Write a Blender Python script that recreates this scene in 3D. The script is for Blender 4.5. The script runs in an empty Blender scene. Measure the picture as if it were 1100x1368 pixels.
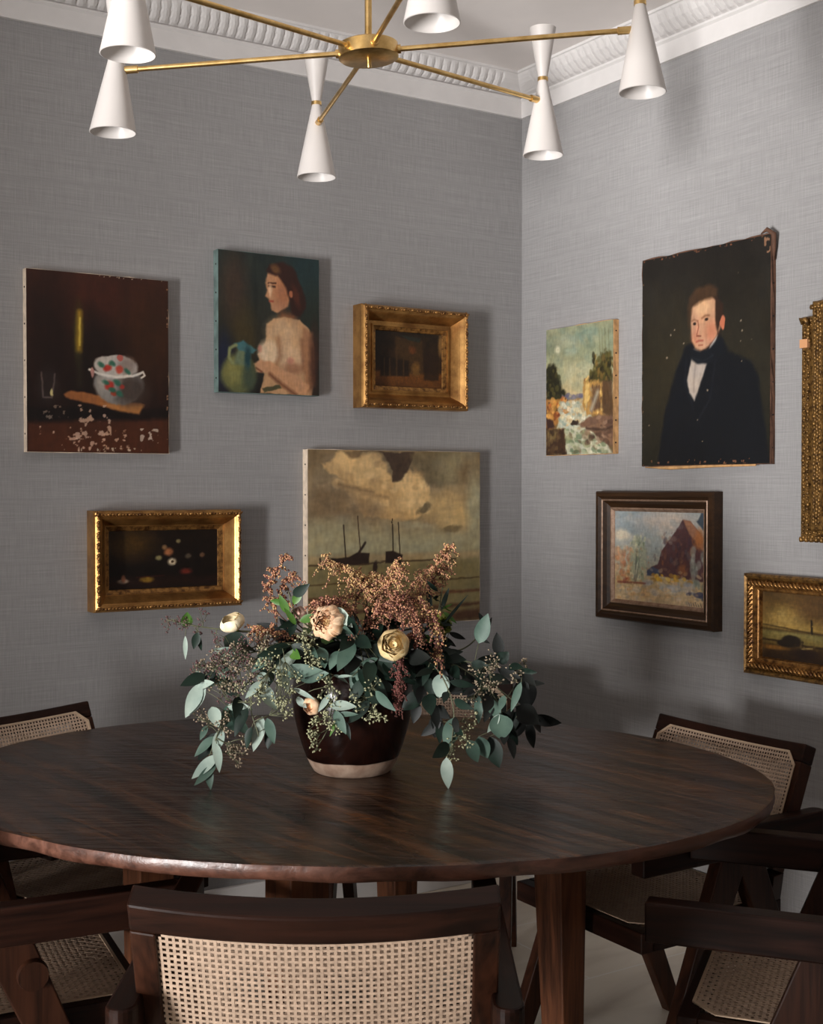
import bpy, math, random
import numpy as np
from mathutils import Vector, Matrix

# ------------------------------------------------------------------ camera, light, exposure
C = bpy.context.scene.collection
PI = math.pi
F_PX = 1702.0                      # focal length in pixels of the 1100 x 1368 frame
CAM_H = 1.38
ROT = math.radians(32.7)           # the room is turned this much against the viewing direction
CORNER = (0.393, 4.55)             # the room corner, seen from the camera (right, ahead)
EX = (math.cos(ROT), math.sin(ROT)); EY = (-math.sin(ROT), math.cos(ROT))

def cw(x, y, z=0.0):
    """a point (right, ahead, up) seen from the camera position -> room coordinates (corner = origin)"""
    dx, dy = x - CORNER[0], y - CORNER[1]
    return Vector((dx*EX[0] + dy*EX[1], dx*EY[0] + dy*EY[1], z))
def cdir(x, y, z=0.0):
    return Vector((x*EX[0] + y*EX[1], x*EY[0] + y*EY[1], z))

cam_d = bpy.data.cameras.new('camera'); cam = bpy.data.objects.new('camera', cam_d); C.objects.link(cam)
cam.location = cw(0, 0, CAM_H)
cam.rotation_euler = (PI/2 - math.atan(34/F_PX), 0, -ROT)
cam_d.sensor_fit = 'VERTICAL'; cam_d.sensor_height = 24.0; cam_d.lens = 24.0*F_PX/1368.0
cam_d.clip_start = 0.05
bpy.context.scene.camera = cam

ROOM_X0, ROOM_Y0, CEIL = -4.9, -5.6, 2.815
W1 = (-3.0, -1.93, 0.06, 2.3)      # window openings in the wall opposite wall_right: y0, y1, z0, z1
W2 = (-5.2, -4.1, 0.45, 2.35)

world = bpy.data.worlds.new('world'); bpy.context.scene.world = world
world.use_nodes = True
world.node_tree.nodes['Background'].inputs[0].default_value = (0.95, 0.96, 1.0, 1)
world.node_tree.nodes['Background'].inputs[1].default_value = 0.25

def area(name, loc, rot, sx, sy, power, col):
    l = bpy.data.lights.new(name, 'AREA'); l.shape = 'RECTANGLE'; l.size = sx; l.size_y = sy
    l.energy = power; l.color = col
    o = bpy.data.objects.new(name, l); C.objects.link(o); o.location = loc; o.rotation_euler = rot
    return o
# daylight falling in from the open ground some way outside the first window
area('daylight_garden', (-8.0, -3.55, 0.0), (0, -PI/2, 0), 2.5, 1.5, 1200, (1.0, 0.985, 0.97))
area('daylight_second_window', (ROOM_X0 - 0.12, (W2[0]+W2[1])/2, (W2[2]+W2[3])/2), (0, -PI/2, 0), W2[3]-W2[2], W2[1]-W2[0], 7, (1.0, 0.985, 0.97))

vs = bpy.context.scene.view_settings
vs.view_transform = 'Standard'; vs.look = 'None'; vs.gamma = 1.0; vs.exposure = 0.0; vs.use_curve_mapping = False

# ------------------------------------------------------------------ helpers
class MB:
    def __init__(s): s.v = []; s.f = []; s.m = []; s.cur = 0
    def add(s, vs_, fs):
        b = len(s.v); s.v += [tuple(p) for p in vs_]
        for f in fs: s.f.append(tuple(b+i for i in f)); s.m.append(s.cur)
    def box(s, lo, hi):
        x0, y0, z0 = lo; x1, y1, z1 = hi
        s.add([(x0,y0,z0),(x1,y0,z0),(x1,y1,z0),(x0,y1,z0),(x0,y0,z1),(x1,y0,z1),(x1,y1,z1),(x0,y1,z1)],
              [(3,2,1,0),(4,5,6,7),(0,1,5,4),(1,2,6,5),(2,3,7,6),(3,0,4,7)])
    def loft(s, rings, cap=True, closed=True):
        n = len(rings[0]); vs_ = [p for r in rings for p in r]; fs = []
        for i in range(len(rings)-1):
            for j in range(n if closed else n-1):
                k = (j+1) % n
                fs.append((i*n+j, i*n+k, (i+1)*n+k, (i+1)*n+j))
        if cap: fs.append(tuple(reversed(range(n)))); fs.append(tuple((len(rings)-1)*n+i for i in range(n)))
        s.add(vs_, fs)
    def beam(s, p0, p1, a0, b0, a1=None, b1=None, side=(1,0,0)):
        """bar from p0 to p1; a = size along 'side', b = size across it"""
        a1 = a0 if a1 is None else a1; b1 = b0 if b1 is None else b1
        p0, p1 = Vector(p0), Vector(p1); d = (p1-p0).normalized(); sd = Vector(side); sd = (sd - d*sd.dot(d)).normalized(); u = d.cross(sd)
        def r(p, a, b): return [p - sd*a/2 - u*b/2, p + sd*a/2 - u*b/2, p + sd*a/2 + u*b/2, p - sd*a/2 + u*b/2]
        s.loft([r(p0,a0,b0), r(p1,a1,b1)])
    def tube(s, pts, r, n=8, cap=True):
        pts = [Vector(p) for p in pts]; rings = []
        rr = r if isinstance(r, (list, tuple)) else [r]*len(pts)
        up = None
        for i, p in enumerate(pts):
            d = (pts[min(i+1, len(pts)-1)] - pts[max(i-1, 0)]).normalized()
            if up is None: up = d.orthogonal().normalized()
            up = (up - d*up.dot(d)).normalized(); w = d.cross(up)
            rings.append([p + (up*math.cos(2*PI*k/n) + w*math.sin(2*PI*k/n))*rr[i] for k in range(n)])
        s.loft(rings, cap)
    def lathe(s, prof, n=48, axis=None, cap=True, c=(0,0,0)):
        rings = [[(c[0]+r*math.cos(2*PI*k/n), c[1]+r*math.sin(2*PI*k/n), c[2]+z) for k in range(n)] for r, z in prof]
        s.loft(rings, cap)
    def prism(s, pts, z0, z1):
        n = len(pts)
        s.loft([[(x,y,z0) for x,y in pts], [(x,y,z1) for x,y in pts]])
    def ball(s, c, r, sx=1, sy=1, sz=1, nu=8, nv=5):
        rings = []
        for i in range(1, nv):
            t = PI*i/nv
            rings.append([(c[0]+r*sx*math.sin(t)*math.cos(2*PI*k/nu), c[1]+r*sy*math.sin(t)*math.sin(2*PI*k/nu), c[2]-r*sz*math.cos(t)) for k in range(nu)])
        s.loft(rings)
    def octa(s, c, d, r, l):
        d = Vector(d).normalized(); u = d.orthogonal().normalized(); w = d.cross(u); c = Vector(c)
        s.add([c-d*l, c+u*r, c+w*r, c-u*r, c-w*r, c+d*l], [(0,2,1),(0,3,2),(0,4,3),(0,1,4),(5,1,2),(5,2,3),(5,3,4),(5,4,1)])
    def build(s, name, mat, parent=None, smooth=False, origin=None, bevel=0.0, auto=False):
        me = bpy.data.meshes.new(name)
        vv = s.v
        if origin is not None: vv = [(a-origin[0], b-origin[1], c-origin[2]) for a, b, c in s.v]
        me.from_pydata(vv, [], s.f); me.update()
        mats = mat if isinstance(mat, (list, tuple)) else [mat]
        for m_ in mats: me.materials.append(m_)
        if len(mats) > 1: me.polygons.foreach_set('material_index', s.m)
        if smooth: me.polygons.foreach_set('use_smooth', [True]*len(me.polygons))
        o = bpy.data.objects.new(name, me); C.objects.link(o)
        if parent is not None: o.parent = parent
        elif origin is not None: o.location = origin
        if bevel:
            b = o.modifiers.new('bevel', 'BEVEL'); b.width = bevel; b.segments = 2; b.limit_method = 'ANGLE'; b.angle_limit = math.radians(35)
            b.harden_normals = False
        if auto:
            me.polygons.foreach_set('use_smooth', [True]*len(me.polygons))
            me.set_sharp_from_angle(angle=math.radians(38))
        return o

def tag(o, label=None, cat=None, group=None, kind=None):
    if label: o['label'] = label
    if cat: o['category'] = cat
    if group: o['group'] = group
    if kind: o['kind'] = kind
    return o
def thing(name, label, cat, loc=(0,0,0), rz=0.0, group=None):
    o = bpy.data.objects.new(name, None); C.objects.link(o); o.location = loc; o.rotation_euler = (0,0,rz); o.empty_display_size = 0.1
    return tag(o, label, cat, group)
def copy_tree(o, parent=None):
    c = o.copy(); C.objects.link(c); c.parent = parent
    for ch in [x for x in list(bpy.data.objects) if x.parent is o]: copy_tree(ch, c)
    return c

# ------------------------------------------------------------------ materials
def lin(c):
    c = c/255.0
    return c/12.92 if c <= 0.04045 else ((c+0.055)/1.055)**2.4
def srgb(r, g, b): return (lin(r), lin(g), lin(b), 1)
def newmat(name):
    m = bpy.data.materials.new(name); m.use_nodes = True
    nt = m.node_tree; return m, nt, nt.nodes['Principled BSDF']
def N(nt, t, **kw):
    n = nt.nodes.new(t)
    for k, v in kw.items():
        if hasattr(n, k): setattr(n, k, v)
        else: n.inputs[k.replace('_', ' ')].default_value = v
    return n
def L(nt, a, b): nt.links.new(a, b)
def ramp(nt, fac, stops):
    r = nt.nodes.new('ShaderNodeValToRGB'); el = r.color_ramp.elements
    el[0].position, el[0].color = stops[0]; el[1].position, el[1].color = stops[-1]
    for p, c in stops[1:-1]:
        e = el.new(p); e.color = c
    L(nt, fac, r.inputs[0]); return r.outputs[0]
def coords(nt, scale, kind='Object', rot=(0,0,0)):
    tc = nt.nodes.new('ShaderNodeTexCoord'); mp = nt.nodes.new('ShaderNodeMapping')
    mp.inputs['Scale'].default_value = scale; mp.inputs['Rotation'].default_value = rot
    L(nt, tc.outputs[kind], mp.inputs[0]); return mp.outputs[0]
def bump(nt, bs, h, strength, dist=0.002):
    b = nt.nodes.new('ShaderNodeBump'); b.inputs['Strength'].default_value = strength; b.inputs['Distance'].default_value = dist
    L(nt, h, b.inputs['Height']); L(nt, b.outputs[0], bs.inputs['Normal'])
def plain(name, col, rough=0.5, metal=0.0, spec=0.5, var=0.0, scale=8.0, bmp=0.0):
    m, nt, bs = newmat(name); bs.inputs['Roughness'].default_value = rough; bs.inputs['Metallic'].default_value = metal
    bs.inputs['Specular IOR Level'].default_value = spec
    n = N(nt, 'ShaderNodeTexNoise', Scale=1.0, Detail=4.0); L(nt, coords(nt, (scale,)*3), n.inputs['Vector'])
    a = tuple(max(0, c*(1-var)) for c in col[:3])+(1,); b = tuple(min(1, c*(1+var)) for c in col[:3])+(1,)
    L(nt, ramp(nt, n.outputs[0], [(0.3, a), (0.7, b)]), bs.inputs['Base Color'])
    if bmp: bump(nt, bs, n.outputs[0], bmp)
    return m
def wood(name, dark, light, axis='x', rough=0.35, k=1.0, bmp=0.25, rrange=0.12, coat=0.0, spec=0.3):
    m, nt, bs = newmat(name)
    sc = {'x': (2.2, 34, 34), 'y': (34, 2.2, 34), 'z': (34, 34, 2.2)}[axis]
    v = coords(nt, tuple(q*k for q in sc))
    n = N(nt, 'ShaderNodeTexNoise', Scale=1.0, Detail=7.0, Roughness=0.62, Distortion=0.6); L(nt, v, n.inputs['Vector'])
    v2 = coords(nt, tuple(q*k*3.3 for q in sc)); n2 = N(nt, 'ShaderNodeTexNoise', Scale=1.0, Detail=3.0); L(nt, v2, n2.inputs['Vector'])
    mx = N(nt, 'ShaderNodeMath', operation='MULTIPLY_ADD'); L(nt, n2.outputs[0], mx.inputs[0]); mx.inputs[1].default_value = 0.35; L(nt, n.outputs[0], mx.inputs[2])
    L(nt, ramp(nt, mx.outputs[0], [(0.45, dark), (0.85, light)]), bs.inputs['Base Color'])
    mr = N(nt, 'ShaderNodeMapRange'); L(nt, n.outputs[0], mr.inputs[0]); mr.inputs[3].default_value = rough-rrange/2; mr.inputs[4].default_value = rough+rrange
    L(nt, mr.outputs[0], bs.inputs['Roughness'])
    bs.inputs['Specular IOR Level'].default_value = spec
    if coat: bs.inputs['Coat Weight'].default_value = coat; bs.inputs['Coat Roughness'].default_value = 0.2
    bump(nt, bs, mx.outputs[0], bmp, 0.0015)
    return m

def grasscloth():
    m, nt, bs = newmat('grey_grasscloth'); bs.inputs['Roughness'].default_value = 0.8; bs.inputs['Specular IOR Level'].default_value = 0.25
    def streak(sc, det=3.0):
        n = N(nt, 'ShaderNodeTexNoise', Scale=1.0, Detail=det, Roughness=0.6); L(nt, coords(nt, sc), n.inputs['Vector']); return n.outputs[0]
    hor = streak((9, 9, 520)); hor2 = streak((1.6, 1.6, 130)); ver = streak((420, 420, 12)); big = streak((1.2, 1.2, 2.0), 2.0)
    def mad(a, k, b):
        q = N(nt, 'ShaderNodeMath', operation='MULTIPLY_ADD'); L(nt, a, q.inputs[0]); q.inputs[1].default_value = k
        if b is None: q.inputs[2].default_value = 0
        else: L(nt, b, q.inputs[2])
        return q.outputs[0]
    s = mad(hor, 0.36, mad(ver, 0.40, mad(hor2, 0.20, mad(big, 0.12, None))))
    L(nt, ramp(nt, s, [(0.36, srgb(132,130,130)), (0.54, srgb(151,149,149)), (0.74, srgb(170,168,167))]), bs.inputs['Base Color'])
    bump(nt, bs, s, 0.35, 0.001)
    return m
def metal_gold(name, a, b, rough=0.38, metal=0.85, scale=60, bmp=0.3):
    m, nt, bs = newmat(name); bs.inputs['Metallic'].default_value = metal; bs.inputs['Roughness'].default_value = rough
    n = N(nt, 'ShaderNodeTexNoise', Scale=1.0, Detail=6.0, Roughness=0.65); L(nt, coords(nt, (scale,)*3), n.inputs['Vector'])
    L(nt, ramp(nt, n.outputs[0], [(0.36, a), (0.62, b)]), bs.inputs['Base Color']); bump(nt, bs, n.outputs[0], bmp, 0.001)
    return m

M_WALL = grasscloth()
M_CEIL = plain('ceiling_paint', srgb(232,225,221), 0.9, var=0.02)
M_CORN = plain('cornice_plaster', srgb(214,210,208), 0.75, var=0.03, scale=20)
M_CHAIR = wood('dark_teak', srgb(10,5,4), srgb(44,23,15), 'x', 0.36, spec=0.16)
M_CHAIRY = wood('dark_teak_y', srgb(10,5,4), srgb(44,23,15), 'y', 0.36, spec=0.13)
M_CHAIRZ = wood('dark_teak_z', srgb(14,7,5), srgb(58,32,20), 'z', 0.38, spec=0.16)
M_LEG = wood('table_leg_oak', srgb(40,22,14), srgb(112,68,44), 'z', 0.5, bmp=0.6, spec=0.2)
M_CANE = plain('woven_cane', srgb(180,155,134), 0.5, var=0.14, scale=60)
M_CORD = plain('cane_binding', srgb(188,162,136), 0.5, var=0.1, scale=80)
M_BRASS = metal_gold('brushed_brass', srgb(206,168,104), srgb(232,198,136), 0.3, 1.0, 30, 0.05)
M_SHADE = plain('white_enamel', srgb(208,202,198), 0.38, var=0.01)
M_SHADE_IN = plain('white_enamel_inside', srgb(236,228,226), 0.5, var=0.01)

def floor_mat():
    m, nt, bs = newmat('stone_tile'); bs.inputs['Roughness'].default_value = 0.42
    v = coords(nt, (1,1,1)); br = nt.nodes.new('ShaderNodeTexBrick'); L(nt, v, br.inputs['Vector'])
    br.inputs['Scale'].default_value = 1.0; br.inputs['Brick Width'].default_value = 0.9; br.inputs['Row Height'].default_value = 0.45
    br.inputs['Mortar Size'].default_value = 0.003; br.offset = 0.5
    n = N(nt, 'ShaderNodeTexNoise', Scale=1.0, Detail=5.0, Distortion=1.2); L(nt, coords(nt, (2.5, 7, 4)), n.inputs['Vector'])
    c = ramp(nt, n.outputs[0], [(0.3, srgb(222,210,192)), (0.7, srgb(240,230,214))])
    mx = nt.nodes.new('ShaderNodeMix'); mx.data_type = 'RGBA'; L(nt, br.outputs['Fac'], mx.inputs[0]); L(nt, c, mx.inputs[6]); mx.inputs[7].default_value = srgb(240,234,226)
    L(nt, mx.outputs[2], bs.inputs['Base Color'])
    return m
M_FLOOR = floor_mat()

def table_mat():
    m, nt, bs = newmat('old_lacquered_tabletop')
    # planks run along local y
    v = coords(nt, (26, 2.6, 26)); n = N(nt, 'ShaderNodeTexNoise', Scale=1.0, Detail=8.0, Roughness=0.65, Distortion=0.9); L(nt, v, n.inputs['Vector'])
    v2 = coords(nt, (5, 1.2, 5)); n2 = N(nt, 'ShaderNodeTexNoise', Scale=1.0, Detail=3.0); L(nt, v2, n2.inputs['Vector'])
    v3r = coords(nt, (1, 1, 1), rot=(0,0,0.72)); mp3 = nt.nodes.new('ShaderNodeMapping'); L(nt, v3r, mp3.inputs[0]); mp3.inputs['Scale'].default_value = (5.5, 32, 30); v3 = mp3.outputs[0]; n3 = N(nt, 'ShaderNodeTexNoise', Scale=1.0, Detail=2.0, Distortion=1.0); L(nt, v3, n3.inputs['Vector'])
    L(nt, ramp(nt, n.outputs[0], [(0.36, srgb(18,9,5)), (0.50, srgb(54,31,18)), (0.68, srgb(104,66,38))]), bs.inputs['Base Color'])
    mr = N(nt, 'ShaderNodeMapRange'); L(nt, n2.outputs[0], mr.inputs[0]); mr.inputs[3].default_value = 0.16; mr.inputs[4].default_value = 0.34
    L(nt, mr.outputs[0], bs.inputs['Roughness'])
    a = N(nt, 'ShaderNodeMath', operation='MULTIPLY_ADD'); L(nt, n3.outputs[0], a.inputs[0]); a.inputs[1].default_value = 0.9; L(nt, n.outputs[0], a.inputs[2])
    bump(nt, bs, a.outputs[0], 0.9, 0.0048)
    bs.inputs['Specular IOR Level'].default_value = 0.5
    return m
M_TOP = table_mat()
M_RIM = wood('worn_table_edge', srgb(44,23,16), srgb(104,68,54), 'x', 0.3, k=0.8, bmp=1.0, spec=0.5)

def art_mat(name, rough=0.45, gloss=0.4):
    m, nt, bs = newmat(name); bs.inputs['Roughness'].default_value = rough; bs.inputs['Specular IOR Level'].default_value = gloss
    at = nt.nodes.new('ShaderNodeAttribute'); at.attribute_name = 'paint'; L(nt, at.outputs['Color'], bs.inputs['Base Color'])
    n = N(nt, 'ShaderNodeTexNoise', Scale=1.0, Detail=4.0); L(nt, coords(nt, (160,160,160)), n.inputs['Vector']); bump(nt, bs, n.outputs[0], 0.25, 0.0008)
    return m
M_ART = art_mat('oil_paint')
M_CANVAS = plain('raw_canvas_edge', srgb(226,206,184), 0.85, var=0.15, scale=50)
M_CANVAS_TEAL = plain('teal_painted_edge', srgb(104,124,120), 0.6, var=0.3, scale=25)
M_CANVAS_TAN = plain('tan_canvas_edge', srgb(196,150,100), 0.8, var=0.25, scale=50)
M_CANVAS_OLD = plain('old_brown_edge', srgb(92,62,46), 0.8, var=0.35, scale=40)
M_TACK = plain('iron_tack', srgb(40,34,32), 0.5, metal=0.6)
M_GOLD = metal_gold('gilt_wood', srgb(84,52,26), srgb(176,128,70), 0.38, 0.65)
M_GOLD_SMOOTH = metal_gold('burnished_gilt', srgb(132,90,48), srgb(194,146,84), 0.3, 0.75, 12, 0.08)
M_GOLD_OLD = metal_gold('antique_gilt', srgb(70,48,24), srgb(150,112,60), 0.42, 0.6, 90, 0.6)
M_GILT_LINE = metal_gold('silvered_slip', srgb(140,110,90), srgb(180,150,128), 0.4, 0.4, 50, 0.2)
M_DKFRAME = wood('walnut_frame', srgb(34,22,14), srgb(66,44,26), 'x', 0.3)

# ------------------------------------------------------------------ room shell
def struct(name, mb, mat, **kw):
    o = mb.build(name, mat, **kw); o['kind'] = 'structure'; return o
m = MB(); m.box((ROOM_X0-0.3, ROOM_Y0-0.2, -0.1), (0.2, 0.2, 0)); struct('floor', m, M_FLOOR)
m = MB(); m.box((ROOM_X0-0.3, ROOM_Y0-0.2, CEIL), (0.2, 0.2, CEIL+0.1)); struct('ceiling', m, M_CEIL)
m = MB(); m.box((ROOM_X0, 0, 0), (0.15, 0.15, CEIL)); struct('wall_left', m, M_WALL)
m = MB(); m.box((0, ROOM_Y0, 0), (0.15, 0, CEIL)); struct('wall_right', m, M_WALL)
m = MB(); m.box((ROOM_X0, ROOM_Y0-0.15, 0), (0.15, ROOM_Y0, CEIL)); struct('wall_back', m, M_WALL)
m = MB()
x0, x1 = ROOM_X0-0.2, ROOM_X0
ys = [ROOM_Y0, W2[0], W2[1], W1[0], W1[1], 0.15]
m.box((x0, ys[0], 0), (x1, ys[1], CEIL)); m.box((x0, ys[2], 0), (x1, ys[3], CEIL)); m.box((x0, ys[4], 0), (x1, ys[5], CEIL))
for w in (W1, W2):
    m.box((x0, w[0], 0), (x1, w[1], w[2])); m.box((x0, w[0], w[3]), (x1, w[1], CEIL))
struct('wall_window_side', m, M_WALL)
for i, w in enumerate((W1, W2)):
    m = MB(); t = 0.05
    m.box((x1-0.05, w[0], w[2]), (x1-0.01, w[0]+t, w[3])); m.box((x1-0.05, w[1]-t, w[2]), (x1-0.01, w[1], w[3]))
    m.box((x1-0.05, w[0]+t, w[2]), (x1-0.01, w[1]-t, w[2]+t)); m.box((x1-0.05, w[0]+t, w[3]-t), (x1-0.01, w[1]-t, w[3]))
    yc = (w[0]+w[1])/2; m.box((x1-0.05, yc-0.015, w[2]+t), (x1-0.01, yc+0.015, w[3]-t))
    struct('window_%d' % (i+1), m, M_CORN)
for nm, lo, hi in (('baseboard_left', (ROOM_X0, -0.02, 0), (-0.02, 0, 0.14)), ('baseboard_right', (-0.02, ROOM_Y0, 0), (0, 0, 0.14))):
    m = MB(); m.box(lo, hi); struct(nm, m, M_CORN, bevel=0.004)

def cornice(name, length, rz, loc):
    """moulded plaster cornice: flat band, shadow groove, a cove carved with upright leaves, a plain top moulding; runs along local -x"""
    m = MB()
    # (out from wall, z, ribbed weight)
    prof = [(0.0, 2.682, 0), (0.012, 2.682, 0), (0.014, 2.690, 0), (0.014, 2.736, 0), (0.022, 2.742, 0), (0.022, 2.747, 0), (0.009, 2.750, 0), (0.010, 2.754, .3),
            (0.024, 2.759, 1), (0.036, 2.765, 1), (0.048, 2.772, 1), (0.060, 2.780, 1), (0.070, 2.790, .8), (0.078, 2.799, .5), (0.083, 2.806, 0), (0.088, 2.808, 0), (0.090, CEIL, 0), (0.0, CEIL, 0)]
    step = 0.0055; n = int(length/step)
    def ring(x, mitre):
        r = []
        for o, z, w in prof:
            ph = ((x + (z-2.75)*0.35)/0.031) % 1.0
            lobe = (abs(math.sin(PI*ph)))**0.6; vein = 0.35*abs(math.sin(3*PI*ph))
            d = w*(0.007*lobe + 0.003*vein - 0.005)
            r.append((x - (o if mitre else 0), -(o + d) if o > 0 else 0.0, z - d*0.5))
        return r
    rings = [ring(0, True)] + [ring(-0.13 - i*step, False) for i in range(n)]
    m.loft(rings, cap=True)
    return struct(name, m, M_CORN, smooth=False)
# left wall runs along -x from the corner; right wall: mirrored copy turned to run along -y
o = cornice('trim_1', 4.7, 0, None)
o2 = cornice('trim_2', 5.3, 0, None); me = o2.data
for v_ in me.vertices:
    x, y, z = v_.co; v_.co = (y, x, z)
me.flip_normals()
# ------------------------------------------------------------------ painted pictures (colour laid down by brush functions on a fine canvas mesh)
class Art:
    def __init__(s, w, h, res=190, seed=1):
        s.w, s.h = w, h
        s.nx = res if w >= h else max(40, int(res*w/h)); s.ny = res if h > w else max(40, int(res*h/w))
        s.U, s.V = np.meshgrid(np.linspace(0, 1, s.nx), np.linspace(0, 1, s.ny))
        s.c = np.zeros((s.ny, s.nx, 3)); s.seed = seed; s.k = 0; s.asp = w/h
    def noise(s, fx, fy=None, seed=0, octv=3):
        fy = fy or fx; out = 0; amp = 1; tot = 0
        for o in range(octv):
            rng = np.random.RandomState(seed*31 + o*7 + s.seed*101)
            gx, gy = int(fx*2**o)+3, int(fy*2**o)+3; g = rng.rand(gy, gx)
            x = s.U*fx*2**o; y = s.V*fy*2**o
            xi = x.astype(int); yi = y.astype(int); xf = x-xi; yf = y-yi; xf = xf*xf*(3-2*xf); yf = yf*yf*(3-2*yf)
            v = g[yi, xi]*(1-xf)*(1-yf) + g[yi, xi+1]*xf*(1-yf) + g[yi+1, xi]*(1-xf)*yf + g[yi+1, xi+1]*xf*yf
            out = out + v*amp; tot += amp; amp *= 0.5
        return out/tot - 0.5
    def warped(s, a):
        s.k += 1
        if a <= 0: return s.U, s.V
        k = s.k % 16
        if not hasattr(s, 'cache'): s.cache = {}
        if k not in s.cache:
            s.cache[k] = ((s.noise(9, 9, k*2+1)*2.4 + s.noise(34, 34, k*2+5)*1.5)/s.asp, s.noise(9, 9, k*2+2)*2.4 + s.noise(34, 34, k*2+6)*1.5)
        wu, wv = s.cache[k]
        return s.U + wu*a, s.V + wv*a
    def mix(s, m, col):
        col = np.array(col, float); m = np.clip(m, 0, 1)[..., None]; s.c = s.c*(1-m) + col*m
    def fill(s, *stops):
        """vertical gradient: (v, colour) stops"""
        vs_ = [q[0] for q in stops]
        for i in range(3): s.c[..., i] = np.interp(s.V, vs_, [q[1][i] for q in stops])
    def blob(s, cx, cy, rx, ry, col, soft=0.3, ang=0, wp=0.008, a=1.0):
        U, V = s.warped(wp); t = math.radians(ang); dx = (U-cx)*s.asp; dy = V-cy; rx = rx*s.asp
        x = dx*math.cos(t)+dy*math.sin(t); y = -dx*math.sin(t)+dy*math.cos(t)
        d = np.sqrt((x/rx)**2 + (y/ry)**2); s.mix(a*np.clip((1+soft/2-d)/max(soft, 1e-3), 0, 1), col)
    def dist(s, pts, U, V, closed):
        P = [(x*s.asp, y) for x, y in pts]; X = U*s.asp; Y = V; best = np.full(X.shape, 9.0); ins = np.zeros(X.shape, bool)
        n = len(P)
        for i in range(n if closed else n-1):
            x0, y0 = P[i]; x1, y1 = P[(i+1) % n]; dx, dy = x1-x0, y1-y0; l2 = dx*dx+dy*dy+1e-12
            t = np.clip(((X-x0)*dx+(Y-y0)*dy)/l2, 0, 1); best = np.minimum(best, np.hypot(X-x0-t*dx, Y-y0-t*dy))
            if closed and abs(y1-y0) > 1e-9:
                c = ((y0 > Y) != (y1 > Y)) & (X < (x1-x0)*(Y-y0)/(y1-y0)+x0); ins ^= c
        return best, ins
    def poly(s, pts, col, soft=0.01, wp=0.006, a=1.0):
        U, V = s.warped(wp); d, ins = s.dist(pts, U, V, True); sd = np.where(ins, -d, d)
        s.mix(a*np.clip(0.5 - sd/soft, 0, 1), col)
    def line(s, pts, w, col, soft=0.5, wp=0.003, a=1.0):
        U, V = s.warped(wp); d, _ = s.dist(pts, U, V, False); s.mix(a*np.clip((w/2*(1+soft)-d)/(w*soft+1e-4), 0, 1), col)
    def dab(s, n, box, r, cols, seed=0, a=0.7, stretch=1.0, ang=0):
        rnd = random.Random(seed)
        for _ in range(n):
            k = rnd.uniform(0.5, 1.3); s.blob(rnd.uniform(box[0], box[2]), rnd.uniform(box[1], box[3]), r*k*stretch/s.asp, r*k, rnd.choice(cols), 0.5, ang+rnd.uniform(-20, 20), 0.006, a)
    def tex(s, amp=10, fx=30, fy=30, seed=50, tint=(1, 1, 1)):
        s.c = s.c + (s.noise(fx, fy, seed, 3)*2*amp)[..., None]*np.array(tint)
    def patch(s, fx, fy, thr, col, seed, a=0.7, soft=0.06, box=None):
        m = np.clip((s.noise(fx, fy, seed, 3)-thr)/soft, 0, 1)
        if box is not None:
            m = m*((s.U > box[0]) & (s.U < box[2]) & (s.V > box[1]) & (s.V < box[3]))
        s.mix(m*a, col)
    def brush(s, amp=0.010):
        """drags the wet colours a little along short strokes and breaks up flat areas"""
        for fx, fy, k, sd in ((22, 22, 1.0, 70), (60, 38, 0.7, 80)):
            du = s.noise(fx, fy, sd, 2)*amp*k*2/s.asp; dv = s.noise(fx, fy, sd+1, 2)*amp*k*2
            x = np.clip((s.U+du)*(s.nx-1), 0, s.nx-1).round().astype(int); y = np.clip((s.V+dv)*(s.ny-1), 0, s.ny-1).round().astype(int)
            s.c = s.c[y, x]
        g = 1 + (s.noise(70, 24, 90, 2)*0.30 + s.noise(26, 60, 91, 2)*0.22 + s.noise(8, 8, 92, 3)*0.22)*(0.35+65*amp)
        s.c = s.c*g[..., None] + (s.noise(16, 16, 93, 3)*10)[..., None]*np.array((1.0, 0.2, -0.8))*np.clip(s.c.mean(-1, keepdims=True)/110, .15, 1)
    def mesh(s, name, parent, y=0.0, mat=None, gain=1.0, origin=(0, 0), amp=0.009):
        """front skin of the canvas: local x right, z up, facing -y, centred on origin"""
        s.brush(amp)
        X = (s.U-0.5)*s.w + origin[0]; Z = (0.5-s.V)*s.h + origin[1]; Y = np.full_like(X, y)
        co = np.stack([X, Y, Z], -1).reshape(-1, 3)
        i = np.arange(s.ny*s.nx).reshape(s.ny, s.nx)
        q = np.stack([i[1:, :-1], i[1:, 1:], i[:-1, 1:], i[:-1, :-1]], -1).reshape(-1, 4)
        me = bpy.data.meshes.new(name); me.vertices.add(len(co)); me.vertices.foreach_set('co', co.ravel())
        me.loops.add(q.size); me.loops.foreach_set('vertex_index', q.ravel().astype(np.int32))
        me.polygons.add(len(q)); me.polygons.foreach_set('loop_start', (np.arange(len(q))*4).astype(np.int32)); me.polygons.foreach_set('loop_total', np.full(len(q), 4, np.int32))
        me.update(calc_edges=True)
        c = np.clip(s.c, 0, 255)/255.0; c = np.where(c <= 0.04045, c/12.92, ((c+0.055)/1.055)**2.4)*gain; c = np.clip(c, 0, 0.9)
        at = me.color_attributes.new('paint', 'FLOAT_COLOR', 'POINT')
        at.data.foreach_set('color', np.concatenate([c, np.ones(c.shape[:2]+(1,))], -1).ravel().astype(np.float32))
        me.materials.append(mat or M_ART)
        o = bpy.data.objects.new(name, me); C.objects.link(o); o.parent = parent
        return o

GL, GR = 2.0, 1.25    # how much lighter the paint itself is than the photograph shows it on the dim and on the bright wall

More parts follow.
